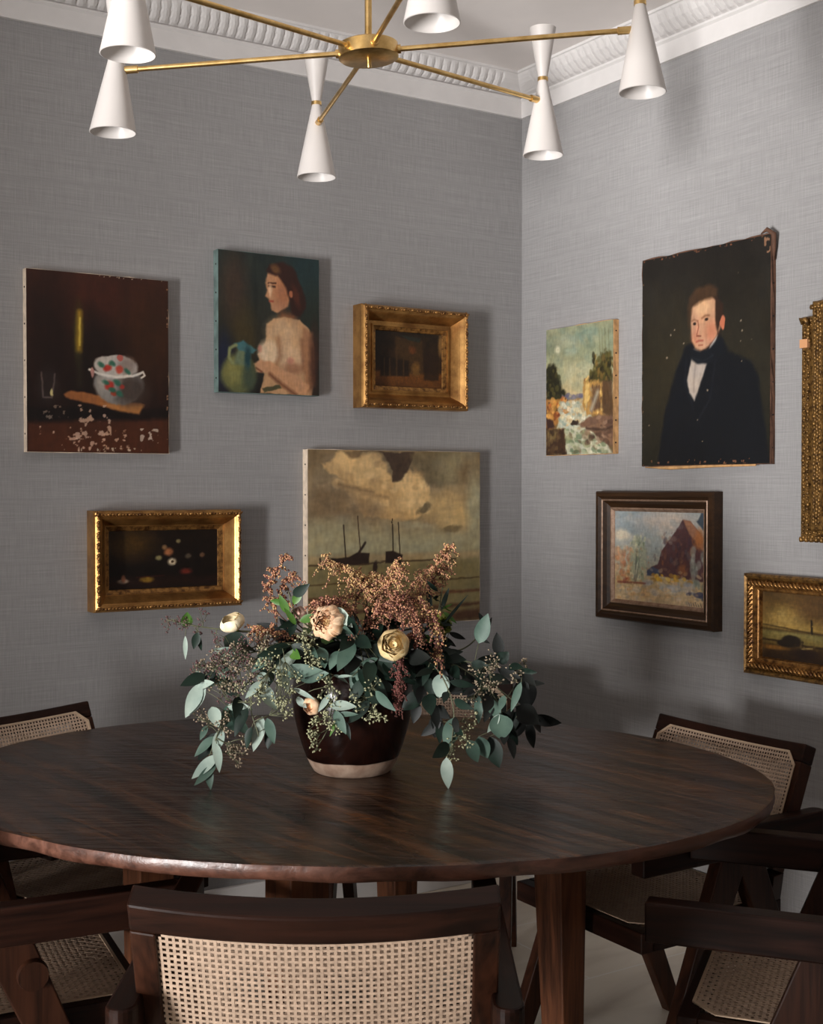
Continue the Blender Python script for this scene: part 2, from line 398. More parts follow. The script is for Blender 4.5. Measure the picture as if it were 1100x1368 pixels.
def hang(side, u0, u1, z0, z1, name, label, cat):
    """side 'L' or 'R'; u0 -> u1 as seen left to right"""
    c = (u0+u1)/2; w = abs(u1-u0); h = z1-z0
    loc = (c, 0, (z0+z1)/2) if side == 'L' else (0, c, (z0+z1)/2)
    return thing(name, label, cat, loc, 0 if side == 'L' else -PI/2), w, h

def canvas_edge(t, w, h, d, mat, wob=0.002, seed=0, tacks=0, name='canvas_edge'):
    rnd = random.Random(seed); m = MB(); n = 14
    def loop(y, k):
        p = []
        for i in range(n): p.append((-w/2+w*i/n, y, -h/2))
        for i in range(n): p.append((w/2, y, -h/2+h*i/n))
        for i in range(n): p.append((w/2-w*i/n, y, h/2))
        for i in range(n): p.append((-w/2, y, h/2-h*i/n))
        return [(x*(1+k*rnd.uniform(-wob, wob)/w), yy, z*(1+k*rnd.uniform(-wob, wob)/h)) for x, yy, z in p]
    m.loft([loop(-0.001, 0.2), loop(-d*0.5, 1), loop(-d+0.0012, 1.0)])
    e = m.build(name, mat, t)
    if tacks:
        tk = None
        for i in range(tacks):
            z = -h/2 + h*(i+0.5)/tacks
            for sx in (-1, 1):
                if tk is None:
                    m = MB(); m.ball((0, 0, 0), 0.003, 0.5, 1, 1); k = tk = m.build('tack', M_TACK, t)
                else:
                    k = tk.copy(); C.objects.link(k)
                k.location = (sx*(w/2+0.0006), -d*0.55, z)
    return e

def frame_part(t, w, h, prof, mat, name='frame', smooth=True, wavy=None):
    """mitred frame swept from a profile of (inset, height from wall)"""
    m = MB(); rings = []
    for ins, y in prof:
        a, b = w/2-ins, h/2-ins
        rings.append([(-a, -y, -b), (a, -y, -b), (a, -y, b), (-a, -y, b)])
    m.loft(rings, cap=False)
    return m.build(name, mat, t, smooth=False)
def cove(i0, y0, i1, y1, n=6, dip=0.3):
    out = []
    for k in range(n+1):
        f = k/n; a = f*PI/2
        out.append((i0+(i1-i0)*f, y0+(y1-y0)*math.sin(a)*1.0 if y1 < y0 else y0+(y1-y0)*(1-math.cos(a))))
    return out
def lobes(t, w, h, ins, y, r, step, mat, name='carved_ornament', style='leaf', seed=0, bottom=True):
    m = MB(); rnd = random.Random(seed)
    a, b = w/2-ins, h/2-ins
    sides = [((-a,-b),(a,-b)), ((a,-b),(a,b)), ((a,b),(-a,b)), ((-a,b),(-a,-b))]
    for (xa, za), (xb, zb) in sides:
        ln = math.hypot(xb-xa, zb-za); n = max(3, int(round(ln/step))); dx, dz = (xb-xa)/ln, (zb-za)/ln
        for i in range(n+1):
            f = i/n; x, z = xa+(xb-xa)*f, za+(zb-za)*f
            al = 1.0 if abs(dx) > 0.5 else 0.0
            if style == 'leaf':
                k = 1.0 if i % 3 == 0 else 0.68
                sx = 1.25 if al else 0.9; sz = 0.9 if al else 1.25
                m.ball((x, -y, z), r*k, sx, 0.9, sz, 7, 5)
                if i % 3 == 0:
                    for q in (-1, 1): m.ball((x+dx*q*r*1.3-dz*r*0.5*q, -y+r*0.2, z+dz*q*r*1.3+dx*r*0.5*q), r*0.5, 1, 0.9, 1, 6, 4)
            elif style == 'rope':
                ang = 0.7
                p0 = Vector((x-dx*r*0.9-dz*r*0.9, -y, z-dz*r*0.9+dx*r*0.9)); p1 = Vector((x+dx*r*0.9+dz*r*0.9, -y, z+dz*r*0.9-dx*r*0.9))
                m.tube([p0, (p0+p1)/2+Vector((0,-r*0.5,0)), p1], [r*0.25, r*0.5, r*0.25], 6)
            else:
                m.ball((x+rnd.uniform(-1,1)*r*0.3, -y, z+rnd.uniform(-1,1)*r*0.3), r*rnd.uniform(0.55, 1.05), 1, 0.75, 1, 6, 4)
    return m.build(name, mat, t, smooth=True)

# --- still life with lidded tureen (left wall, far left)
t, w, h = hang('L', -1.767, -1.345, 1.477, 1.991, 'canvas_painting', 'unframed dark brown still life canvas with a flowered lidded tureen on a board', 'painting')
canvas_edge(t, w, h, 0.03, M_CANVAS, 0.004, 1, 5)
A = Art(w-0.002, h-0.002, 230, 1)
A.fill((0, (50,24,15)), (0.35, (44,21,13)), (0.7, (28,14,10)), (0.84, (22,10,7)), (1, (50,22,12)))
A.tex(9, 5, 4, 3, (1, .4, .2)); A.blob(0.5, 0.12, 0.3, 0.16, (60,26,16), 1.2, a=.7); A.blob(0.84, 0.35, 0.2, 0.25, (52,28,12), 1.2, a=.8); A.blob(0.15, 0.45, 0.16, 0.4, (24,10,6), 1.1, a=.8)
A.poly([(0.42,0.2),(0.62,0.33),(0.72,0.45),(0.56,0.62),(0.35,0.65),(0.33,0.4)], (20,10,6), 0.14, a=.85)
A.blob(0.355, 0.33, 0.035, 0.15, (52,44,14), 0.9); A.line([(0.362,0.22),(0.355,0.43)], 0.028, (150,116,34), 1.0); A.line([(0.365,0.25),(0.36,0.40)], 0.010, (196,166,70), 0.8)
A.line([(0.35,0.45),(0.36,0.62)], 0.03, (40,34,20), 1.0, a=.7)
A.poly([(0,0.755),(1,0.74),(1,0.83),(0,0.84)], (18,9,7), 0.02); A.poly([(0,0.84),(1,0.8),(1,1),(0,1)], (76,38,20), 0.03, a=.8); A.tex(6, 16, 6, 8, (1,.5,.3))
A.poly([(0.25,0.68),(0.3,0.655),(0.82,0.72),(0.78,0.775),(0.6,0.755),(0.27,0.70)], (142,86,46), 0.012); A.poly([(0.5,0.72),(0.82,0.725),(0.78,0.775),(0.62,0.76)], (176,120,66), 0.02, a=.7)
A.blob(0.64, 0.615, 0.185, 0.11, (118,112,106), 0.12); A.blob(0.73, 0.64, 0.12, 0.09, (58,46,40), 0.9, a=.85); A.blob(0.56, 0.60, 0.08, 0.08, (168,160,150), 0.8, a=.6)
A.blob(0.61, 0.51, 0.155, 0.065, (176,166,156), 0.14); A.blob(0.70, 0.505, 0.06, 0.05, (120,100,88), 0.8, a=.7)
A.line([(0.43,0.535),(0.5,0.558),(0.62,0.57),(0.74,0.56),(0.81,0.535)], 0.014, (206,196,184), 0.5); A.line([(0.81,0.535),(0.825,0.555),(0.80,0.57)], 0.01, (200,186,170), 0.5)
A.blob(0.645, 0.458, 0.028, 0.018, (176,90,78), 0.3); A.blob(0.445,0.555,0.014,0.028,(168,120,110),0.4)
for x, y, r, c_ in ((0.55,0.525,.028,(168,50,40)),(0.64,0.53,.03,(176,70,52)),(0.57,0.62,.034,(160,48,38)),(0.60,0.66,.02,(150,60,40)),(0.66,0.625,.018,(150,50,40))): A.blob(x, y, r, r*.8, c_, .6)
for x, y in ((0.585,0.495),(0.51,0.505),(0.70,0.54),(0.54,0.60),(0.62,0.60),(0.585,0.645),(0.64,0.66)): A.blob(x, y, .026, .014, (48,92,74), .7, ang=30)
A.blob(0.14, 0.64, 0.075, 0.1, (44,36,34), 0.7, a=.6); A.line([(0.10,0.56),(0.11,0.7),(0.17,0.7),(0.19,0.57)], 0.008, (120,104,98), 0.8, a=.6); A.blob(0.17,0.67,0.01,0.02,(190,176,120),.6)
A.patch(30, 38, 0.10, (196,160,136), 21, .8, .05, (0.33,0.73,0.58,0.93)); A.patch(34, 40, 0.17, (200,160,136), 22, .8, .05, (0.04,0.86,0.72,0.99)); A.patch(30, 34, 0.05, (190,168,150), 23, .85, .05, (0.79,0.86,0.92,0.94)); A.patch(36,36,0.2,(180,160,140),24,.5,.05,(0.1,0.74,0.3,0.84))
A.patch(60, 60, 0.2, (210,190,166), 25, .8, .04, (0.2,0.972,0.8,1.0)); A.patch(60, 60, 0.18, (210,190,166), 26, .8, .04, (0.5,0,1,0.012)); A.patch(60, 60, 0.2, (170,130,100), 27, .7, .04, (0.985,0.0,1,1))
A.mesh('painted_surface', t, -0.03, gain=1.15, amp=0.002)

# --- woman with a green jug
t, w, h = hang('L', -1.187, -0.838, 1.668, 2.101, 'canvas_painting', 'unframed teal and brown portrait canvas of a bare shouldered woman beside a green jug', 'painting')
canvas_edge(t, w, h, 0.034, M_CANVAS_TEAL, 0.002, 2, 5)
A = Art(w-0.002, h-0.002, 230, 2)
A.fill((0, (34,42,39)), (0.5, (38,38,31)), (1, (28,25,22))); A.tex(10, 14, 3, 4, (1,.9,.7)); A.blob(0.88,0.12,0.2,0.22,(28,54,58),1.0,a=.55); A.blob(0.15,0.25,0.12,0.25,(70,50,38),1.1,a=.7); A.blob(0.25,0.6,0.12,0.2,(70,56,26),1.1,a=.6); A.blob(0.92,0.6,0.1,0.4,(30,38,32),1,a=.7); A.blob(0.05,0.8,0.1,0.2,(24,32,60),1,a=.7)
SK, SK2, SKD = (176,136,98), (206,172,136), (108,68,44)
A.poly([(0.60,0.40),(0.76,0.40),(0.80,0.5),(0.58,0.5)], SKD, 0.05)                                # neck
A.poly([(0.47,0.50),(0.54,0.455),(0.64,0.44),(0.80,0.45),(0.90,0.52),(0.95,0.64),(0.95,0.86),(0.93,1.0),(0.40,1.0),(0.44,0.86),(0.38,0.72),(0.46,0.62)], SK, 0.012)
A.blob(0.62,0.55,0.14,0.09,SK2,1.1,a=.6); A.blob(0.49,0.70,0.105,0.085,(210,182,150),0.5,a=.9); A.blob(0.70,0.73,0.13,0.115,(200,164,128),0.7,a=.85); A.blob(0.73,0.81,0.1,0.04,(120,72,50),1,a=.6)
A.blob(0.40,0.675,0.02,0.025,(184,120,98),.8,a=.7); A.blob(0.71,0.755,0.035,0.026,(176,112,92),.9,a=.7)
A.line([(0.585,0.60),(0.60,0.72),(0.55,0.80)], 0.03, (128,84,56), 1.2, a=.6); A.line([(0.83,0.6),(0.84,0.8)], 0.03, (104,64,44), 1.2, a=.7)
A.poly([(0.83,0.50),(0.93,0.54),(0.96,0.75),(0.95,0.93),(0.86,1.0),(0.84,0.8)], (150,104,72), 0.03, a=.9); A.blob(0.95,0.75,0.05,0.25,(60,34,26),1.0,a=.8)
A.poly([(0.34,0.79),(0.40,0.76),(0.50,0.765),(0.62,0.82),(0.80,0.87),(0.90,0.93),(0.86,1.0),(0.72,0.985),(0.60,0.92),(0.48,0.85),(0.36,0.85)], (184,136,100), 0.016); A.line([(0.5,0.86),(0.62,0.93),(0.76,1.0)], 0.025, (92,52,36), 1.1, a=.8); A.line([(0.36,0.82),(0.42,0.845)],0.012,(110,64,44),1)
A.poly([(0.42,0.965),(0.6,0.93),(0.62,0.955),(0.44,0.995)], (70,66,44), 0.01)
A.poly([(0.46,0.20),(0.48,0.13),(0.56,0.09),(0.68,0.12),(0.72,0.25),(0.68,0.36),(0.58,0.41),(0.525,0.40),(0.50,0.345),(0.485,0.315),(0.455,0.30),(0.475,0.25)], (178,128,92), 0.014)   # face in profile
A.blob(0.62,0.27,0.07,0.1,(150,92,62),1.0,a=.7); A.line([(0.49,0.225),(0.55,0.225)],0.013,(48,28,20),.9); A.line([(0.485,0.205),(0.56,0.20)],0.01,(60,34,24),.9); A.line([(0.495,0.335),(0.53,0.332)],0.012,(150,66,50),.8); A.blob(0.50,0.255,0.015,0.04,(214,172,136),1)
A.poly([(0.46,0.12),(0.50,0.07),(0.62,0.04),(0.74,0.08),(0.80,0.18),(0.86,0.28),(0.86,0.36),(0.80,0.43),(0.72,0.42),(0.69,0.30),(0.66,0.22),(0.58,0.15),(0.50,0.14)], (46,24,18), 0.02); A.blob(0.56,0.10,0.05,0.025,(120,84,48),1,ang=30,a=.7); A.blob(0.76,0.28,0.03,0.08,(90,44,28),1,ang=-20,a=.6)
A.blob(0.71,0.27,0.02,0.025,(160,96,66),.6)
A.blob(0.19,0.87,0.17,0.14,(92,94,58),0.3); A.blob(0.14,0.86,0.08,0.08,(134,128,72),1.0,a=.7); A.blob(0.30,0.9,0.06,0.09,(50,62,52),1,a=.8); A.poly([(0.19,0.66),(0.30,0.665),(0.30,0.80),(0.14,0.80)], (96,108,84), 0.03); A.poly([(0.15,0.655),(0.24,0.63),(0.37,0.69),(0.33,0.72),(0.2,0.70)], (62,98,100), 0.015)
A.line([(0.17,0.665),(0.11,0.69),(0.10,0.75),(0.13,0.79)], 0.022, (120,124,84), 0.6); A.blob(0.28,0.75,0.03,0.08,(30,58,62),.9)
A.mesh('painted_surface', t, -0.034, gain=1.1, amp=0.0015)

# --- small gilt frame, dark street scene
def gilt_frame(t, w, h, bw, deep=0.06):
    prof = [(0.0, 0.0), (0.0, deep*0.72), (0.004, deep*0.8), (0.014, deep*0.92), (0.020, deep*0.84)]
    frame_part(t, w, h, prof + [(0.020, 0.0)], M_GOLD_SMOOTH, 'outer_moulding')
    pr = [(0.019, deep*0.86)]; sw = 0.027
    for k in range(7):
        f = k/6; pr.append((0.020+sw*f, deep*0.86 - (deep*0.56)*(f**1.25)))
    pr.append((bw-0.022, deep*0.30))
    frame_part(t, w, h, pr + [(bw-0.022, deep*0.36), (bw-0.016, deep*0.36), (bw-0.016, deep*0.2)], M_GOLD_SMOOTH, 'cove_moulding')
    frame_part(t, w, h, [(bw-0.017, deep*0.28), (bw-0.003, deep*0.22), (bw, deep*0.12), (bw, 0.0)], M_GOLD, 'inner_slip')
    lobes(t, w, h, 0.011, deep*0.92, 0.0062, 0.0105, M_GOLD, seed=int(w*1000))
t, w, h = hang('L', -0.694, -0.276, 1.637, 1.972, 'framed_painting', 'small gilt framed painting of dim brown houses, upper right on the darker wall', 'painting')
gilt_frame(t, w, h, 0.078, 0.075)
A = Art(w-0.15, h-0.15, 130, 3)
A.fill((0, (30,20,10)), (0.7, (40,24,12)), (0.76, (96,56,20)), (1, (74,42,16))); A.tex(11, 14, 10, 4, (1,.7,.4)); A.poly([(0.3,0.1),(0.7,0.14),(0.72,0.75),(0.3,0.8)], (62,42,20), .05, a=.7)
A.poly([(0.36,0.06),(0.68,0.1),(0.66,0.18),(0.5,0.15)], (34,36,30), .03); A.poly([(0.08,0.45),(0.5,0.52),(0.5,0.8),(0.08,0.82)], (26,16,9), .04, a=.9)
for x in (0.14, 0.22, 0.32, 0.42): A.line([(x,0.5),(x,0.8)], .025, (70,48,24), .8, a=.7)
A.blob(0.6,0.66,0.06,0.12,(104,72,32),.8,a=.8); A.poly([(0.72,0.3),(0.95,0.4),(0.95,0.85),(0.72,0.85)], (34,20,12), .04, a=.85); A.blob(0.55,0.32,0.05,0.06,(96,50,22),1,a=.8); A.blob(0.98,0.2,0.04,0.2,(150,110,60),.8,a=.7)
A.mesh('painted_surface', t, -0.012, gain=1.3)

# --- wide gilt frame, dark flower piece
t, w, h = hang('L', -1.586, -1.122, 1.017, 1.310, 'framed_painting', 'wide low gilt framed near-black still life with flowers in a red vase', 'painting')
gilt_frame(t, w, h, 0.062, 0.075)
A = Art(w-0.118, h-0.118, 150, 4)
A.fill((0, (22,12,6)), (0.75, (14,8,5)), (0.88, (30,14,8)), (1, (20,10,6))); A.blob(0.2,0.22,0.2,0.25,(70,48,14),1.2,a=.8)
pass; A.blob(0.70,0.72,0.05,0.05,(120,40,28),1,a=.7)
for x, y, r, c_ in ((.54,.38,.05,(140,88,56)),(.57,.55,.045,(196,180,150)),(.45,.48,.035,(130,120,80)),(.63,.2,.025,(110,100,70)),(.72,.46,.035,(70,60,48)),(.85,.45,.03,(86,62,44)),(.5,.3,.03,(120,90,60))): A.blob(x, y, r*.8, r*1.3, c_, .8)
A.blob(.575,.55,.014,.022,(60,40,20),.6); A.blob(.13,.86,.05,.04,(120,104,90),.6); A.blob(.13,.82,.02,.06,(120,80,60),.8); A.blob(.34,.84,.06,.05,(110,84,30),.7); A.line([(.25,.8),(.5,.78)],.02,(60,22,12),1,a=.7); A.tex(5,20,14,7,(1,.6,.3))
A.mesh('painted_surface', t, -0.012, gain=1.25)

# --- ships at low tide
t, w, h = hang('L', -0.881, -0.207, 0.918, 1.499, 'canvas_painting', 'large unframed canvas of two moored ships under billowing yellow clouds', 'painting')
canvas_edge(t, w, h, 0.034, M_CANVAS, 0.003, 5, 6)
A = Art(w-0.002, h-0.002, 300, 5)
A.fill((0, (100,84,62)), (0.2, (124,106,80)), (0.42, (142,124,92)), (0.57, (144,134,102)), (0.60, (132,118,88)), (0.66, (112,100,66)), (1, (104,92,60)))
A.tex(12, 5, 5, 3, (1,.9,.7)); A.dab(26, (0,0,1,.45), .06, [(112,94,70),(130,112,84),(98,84,64),(140,122,94)], 50, .5, 1.6)
CL, CM, CD = (196,162,112), (168,136,92), (118,98,70)
A.poly([(0.07,0.075),(0.14,0.045),(0.15,0.0),(0.27,0.0),(0.29,0.03),(0.36,0.0),(0.41,0.03),(0.44,0.08),(0.45,0.14),(0.47,0.19),(0.54,0.15),(0.60,0.115),(0.64,0.13),(0.66,0.17),(0.69,0.22),(0.68,0.30),(0.65,0.36),(0.62,0.39),(0.5,0.40),(0.3,0.37),(0.24,0.27),(0.2,0.2),(0.1,0.11)], CM, 0.02, .022)
for x, y, r in ((.20,.05,.055),(.26,.09,.06),(.33,.06,.045),(.36,.12,.05),(.41,.10,.035),(.30,.15,.05),(.43,.15,.03),(.52,.20,.04),(.57,.17,.04),(.62,.155,.035),(.65,.21,.04),(.58,.24,.06),(.63,.29,.05),(.54,.30,.05),(.60,.35,.045)):
    A.blob(x, y, r, r*.85, CL, .5, wp=.02, a=.75)
A.dab(40, (.12,.03,.68,.36), .022, [(212,180,128),(186,152,104),(202,170,122),(160,130,90)], 51, .5, 1.3)
A.poly([(0.03,0.2),(0.2,0.2),(0.26,0.27),(0.4,0.30),(0.42,0.38),(0.1,0.40),(0.0,0.34)], (112,92,68), .08, .02, .75); A.line([(.17,.19),(.28,.215),(.36,.235)],.02,(112,90,64),1,.01,.8); A.line([(.30,.25),(.44,.27)],.016,(126,102,72),1,.01,.7)
A.poly([(0,0),(.14,0),(.1,.06),(0.02,.12),(0,.12)], (104,86,62), .04, .02, .8)
A.poly([(0.39,0),(0.60,0),(0.59,0.05),(0.56,0.11),(0.53,0.16),(0.475,0.175),(0.465,0.12),(0.44,0.06)], (62,48,38), .012, .014)
A.poly([(0.58,0),(0.82,0),(0.74,0.09),(0.77,0.14),(0.84,0.17),(0.75,0.22),(0.68,0.20),(0.66,0.13),(0.60,0.10)], (98,84,60), .03, .02, .9); A.poly([(.19,.0),(.30,.0),(.28,.04),(.24,.05)], (100,80,56), .02, .012, .9)
A.blob(.86,.10,.12,.10,(122,112,84),1,a=.8); A.blob(.95,.12,.08,.08,(96,74,50),1,a=.7); A.blob(.80,.33,.15,.09,(178,146,96),1.1,wp=.02,a=.8); A.blob(.87,.40,.09,.06,(182,152,102),1.0,wp=.02,a=.7); A.blob(.655,.33,.045,.022,(104,88,62),.5,ang=-30,wp=.02); A.blob(.83,.455,.06,.02,(112,94,64),.6,wp=.02); A.blob(.60,.42,.10,.02,(150,140,112),.9,wp=.02,a=.7); A.blob(.1,.44,.14,.06,(132,124,96),1,a=.6)
A.blob(.97,.3,.05,.2,(150,148,120),1,a=.6)
A.blob(.2,.5,.2,.1,(140,134,106),1.1,a=.6); A.blob(.62,.53,.3,.06,(146,140,112),1.1,a=.6)
A.poly([(0,.59),(1,.59),(1,.625),(0,.63)], (150,128,92), .02, .004, .8)
A.line([(0,.64),(.32,.642),(.42,.63),(.85,.632)], .009, (62,46,30), .8)
H_ = (40,28,22)
A.poly([(.09,.60),(.16,.605),(.22,.60),(.27,.575),(.34,.58),(.335,.64),(.25,.645),(.13,.635)], H_, .008, .003); A.poly([(.43,.575),(.47,.57),(.53,.595),(.52,.645),(.43,.64)], H_, .008, .003)
A.line([(.193,.42),(.205,.60)], .008, H_, .4, .001); A.line([(.272,.37),(.288,.58)], .007, (62,46,34), .4, .001); A.line([(.28,.575),(.315,.52)], .014, H_, .6); A.line([(.47,.39),(.475,.58)], .008, H_, .4, .001); A.line([(.505,.41),(.515,.59)], .007, H_, .4, .001)
A.line([(.065,.60),(.07,.66)], .010, H_, .6); A.blob(.375,.66,.013,.035,H_,.5); A.line([(.21,.64),(.22,.72)],.007,(80,62,40),.8,a=.6)
for y, c_, w_ in ((.745,(70,54,32),.008),(.825,(84,54,34),.016),(.905,(70,46,30),.02)): A.line([(0,y+.004),(.2,y),(.5,y+.005),(.8,y+.002),(1,y-.002)], w_, c_, .9, .006)
A.poly([(.6,.965),(1,.93),(1,1),(.5,1)], (66,44,30), .03, .01); A.tex(7, 60, 40, 9, (1,.9,.7))
A.mesh('painted_surface', t, -0.034, gain=1.4, amp=0.003)

# --- river landscape (right wall)
t, w, h = hang('R', -0.168, -0.512, 1.486, 1.918, 'canvas_painting', 'small unframed landscape canvas of a rocky stream beneath a pale cliff', 'painting')
canvas_edge(t, w, h, 0.024, M_CANVAS_TAN, 0.003, 6, 6)
A = Art(w-0.002, h-0.002, 250, 6)
A.fill((0, (138,140,112)), (0.18, (126,132,106)), (0.3, (142,142,112)), (0.45, (176,164,126)), (0.55, (190,168,126)), (0.6, (150,116,64)), (1, (96,80,56))); A.tex(14, 6, 6, 3, (1,1,.8))
A.blob(.35,.12,.2,.06,(152,154,132),1,a=.7); A.blob(.18,.17,.045,.03,(206,198,166),.9,a=.8); A.blob(.12,.3,.14,.1,(164,158,116),1.1,a=.6); A.blob(.6,.08,.2,.05,(104,124,112),1.1,a=.7); A.blob(.4,.2,.08,.03,(150,160,142),1,a=.7); A.blob(.48,.34,.2,.06,(180,170,134),1.1,a=.6)
A.dab(60, (0,.0,.8,.5), .03, [(150,150,120),(128,138,116),(166,158,124),(112,128,110)], 30, .28, 1.8)
TG = (40,38,24)
A.poly([(0,.32),(.06,.28),(.12,.27),(.16,.30),(.17,.36),(.22,.43),(.24,.47),(.33,.53),(.34,.57),(0,.58)], TG, .03, .02); A.dab(26, (0,.3,.2,.55), .022, [(54,52,30),(30,30,20),(66,60,34),(80,74,40)], 31, .7)
A.poly([(.25,.52),(.33,.545),(.57,.535),(.57,.57),(.25,.57)], (110,106,108), .02); A.dab(8,(.28,.53,.56,.56),.014,[(96,90,110),(130,120,120),(80,84,84)],32,.7,1.5)
A.poly([(0,.55),(.2,.56),(.33,.58),(.52,.575),(.3,.70),(.1,.78),(0,.8)], (158,108,56), .02, .014); A.dab(60, (0,.55,.34,.72), .02, [(176,96,50),(120,64,36),(190,134,66),(96,50,36),(206,150,80),(84,60,40),(150,110,50)], 3, .75)
A.poly([(.36,.585),(.6,.575),(.66,.66),(.7,.72),(.55,.78),(.9,.9),(1,1),(.3,1),(.3,.8),(.16,.79),(.22,.7),(.38,.66)], (176,172,148), .02, .012)
A.dab(90, (.22,.585,.6,.80), .016, [(222,214,190),(160,166,150),(134,146,132),(206,190,150),(190,186,160),(176,150,110)], 4, .7, 1.8, 8); A.dab(110, (.3,.80,.9,.99), .016, [(164,166,134),(116,126,92),(190,186,152),(92,108,80),(140,140,104),(206,200,170),(104,84,60)], 5, .65, 2.0, 14)
A.poly([(.57,.44),(.62,.41),(.85,.41),(.95,.5),(.97,.72),(.82,.71),(.72,.69),(.62,.70),(.56,.6)], (166,126,70), .015, .012); A.dab(44, (.58,.42,.93,.68), .022, [(206,170,100),(110,80,54),(84,62,48),(190,150,84),(146,132,106),(224,190,120)], 33, .7, .5); A.poly([(.72,.48),(.78,.47),(.84,.66),(.74,.68),(.68,.66)], (78,58,46), .03, .012, .75); A.poly([(.6,.46),(.67,.45),(.65,.6),(.6,.66)], (214,180,112), .02, .01, .8); A.line([(.69,.66),(.78,.53)],.035,(160,154,136),.9,a=.7)
A.poly([(.84,.40),(1,.4),(1,.75),(.86,.70)], (74,54,38), .03, .014, .9)
A.poly([(.62,.42),(.68,.37),(.76,.33),(.82,.25),(.90,.21),(1,.27),(1,.43),(.75,.43)], (62,56,30), .04, .03); A.dab(60, (.68,.24,1,.44), .022, [(84,78,40),(48,44,26),(112,88,44),(66,62,32),(36,34,22)], 34, .7, .7)
for x in (.80,.84,.88,.93): A.line([(x,.05+.2*abs(x-.86)),(x+.02,.32)],.006,(96,92,58),1,a=.6)
A.poly([(.5,.77),(.65,.72),(.9,.70),(1,.72),(1,.95),(.8,.88),(.7,.82)], (108,80,62), .02, .014); A.dab(40, (.6,.72,1,.92), .02, [(130,98,74),(84,60,48),(150,120,96),(66,46,36)], 35, .6, 1.8, 10); A.line([(.62,.8),(.85,.82),(1,.8)],.02,(56,40,32),.9,a=.8); A.blob(.44,.765,.07,.02,(52,40,32),.4,wp=.02); A.poly([(0,.7),(.1,.72),(.14,.79),(0,.8)],(62,40,34),.02,.014)
A.poly([(0,.8),(.28,.79),(.3,.9),(.32,1),(0,1)], (62,42,28), .015, .018); A.poly([(.02,.8),(.2,.81),(.15,.88),(.02,.89)], (120,100,60), .03, .014, .8); A.dab(24, (0,.8,.28,1), .02, [(84,62,40),(44,30,22),(104,80,48)], 36, .6)
A.mesh('painted_surface', t, -0.024, gain=1.1, amp=.0035)

# --- gentleman in black
t, w, h = hang('R', -0.640, -1.160, 1.443, 2.086, 'canvas_painting', 'large unframed dark portrait of a man in black coat and high stock', 'painting')
canvas_edge(t, w, h, 0.020, M_CANVAS_OLD, 0.006, 7, 7)
A = Art(w-0.004, h-0.004, 260, 7)
A.fill((0, (30,26,22)), (0.5, (40,36,26)), (1, (34,32,24))); A.tex(6, 5, 5, 3); A.blob(.25,.55,.2,.3,(48,42,28),1.2,a=.5)
A.poly([(.36,.44),(.31,.52),(.27,.58),(.20,.74),(.13,1),(1,1),(.92,.62),(.86,.54),(.70,.49),(.64,.41),(.5,.42)], (14,17,22), .02, .006)
A.poly([(.43,.46),(.53,.47),(.54,.52),(.49,.62),(.44,.7),(.40,.66),(.38,.6)], (176,160,146), .012, .004); A.line([(.45,.49),(.43,.66)],.01,(140,126,116),.9,a=.6)
A.blob(.525,.335,.118,.155,(44,28,20),.3)                                                       # hair
A.poly([(.405,.27),(.43,.245),(.5,.235),(.57,.225),(.60,.25),(.605,.30),(.63,.33),(.635,.38),(.60,.42),(.55,.455),(.49,.47),(.44,.455),(.415,.42),(.405,.34)], (192,144,112), .012, .002)
A.blob(.50,.27,.07,.04,(210,168,128),.9,a=.8); A.blob(.565,.39,.045,.045,(186,110,84),1.2,a=.6); A.blob(.44,.40,.03,.03,(178,108,84),1.2,a=.5); A.blob(.49,.455,.04,.016,(200,150,116),.9,a=.6)
A.poly([(.60,.24),(.66,.27),(.66,.34),(.635,.36),(.615,.40),(.60,.36),(.598,.30)], (50,32,22), .012, .003); A.blob(.655,.352,.018,.034,(190,110,80),.3); A.poly([(.39,.22),(.44,.18),(.56,.175),(.62,.2),(.61,.235),(.5,.24),(.42,.26),(.405,.3),(.392,.36),(.385,.30)], (66,46,30), .02, .006)
A.line([(.415,.328),(.435,.324),(.458,.332)],.007,(120,78,56),1.2,.001,.7); A.line([(.495,.322),(.52,.312),(.55,.314)],.008,(110,70,50),1.2,.001,.75); A.blob(.437,.342,.013,.007,(46,32,26),.6,wp=.001); A.blob(.53,.330,.014,.007,(46,32,26),.6,wp=.001); A.blob(.463,.375,.012,.028,(216,150,116),.9,a=.7); A.line([(.462,.33),(.468,.36),(.455,.395)],.006,(120,66,48),.9,.001,.8); A.line([(.455,.40),(.485,.403)],.006,(110,54,40),.9,.001)
A.line([(.452,.427),(.472,.423),(.502,.425)],.008,(150,70,58),1,.001,.85); A.line([(.47,.445),(.50,.446)],.006,(150,84,62),1,.001)
A.poly([(.56,.455),(.615,.41),(.60,.45),(.545,.475)], (170,160,150), .008, .002)
A.poly([(.41,.455),(.48,.477),(.56,.463),(.62,.42),(.66,.43),(.66,.5),(.54,.535),(.46,.53),(.40,.5)], (16,20,26), .012, .003); A.line([(.42,.50),(.5,.52),(.58,.5)],.008,(34,38,44),1,a=.6); A.line([(.37,.5),(.36,.62),(.43,.74)],.01,(30,32,40),1,a=.5); A.line([(.6,.52),(.56,.7),(.46,.8)],.01,(30,32,40),1,a=.5)
for x, y, r in ((.27,.36,.006),(.245,.375,.008),(.36,.425,.008),(.215,.49,.010),(.54,.66,.008),(.46,.79,.006),(.5,.885,.006),(.78,.365,.008),(.795,.40,.007),(.785,.445,.006),(.80,.545,.006),(.87,.44,.005),(.06,.80,.007),(.77,.14,.004)): A.blob(x, y, r*.75, r*.55, (132,116,98), .8, wp=.01)
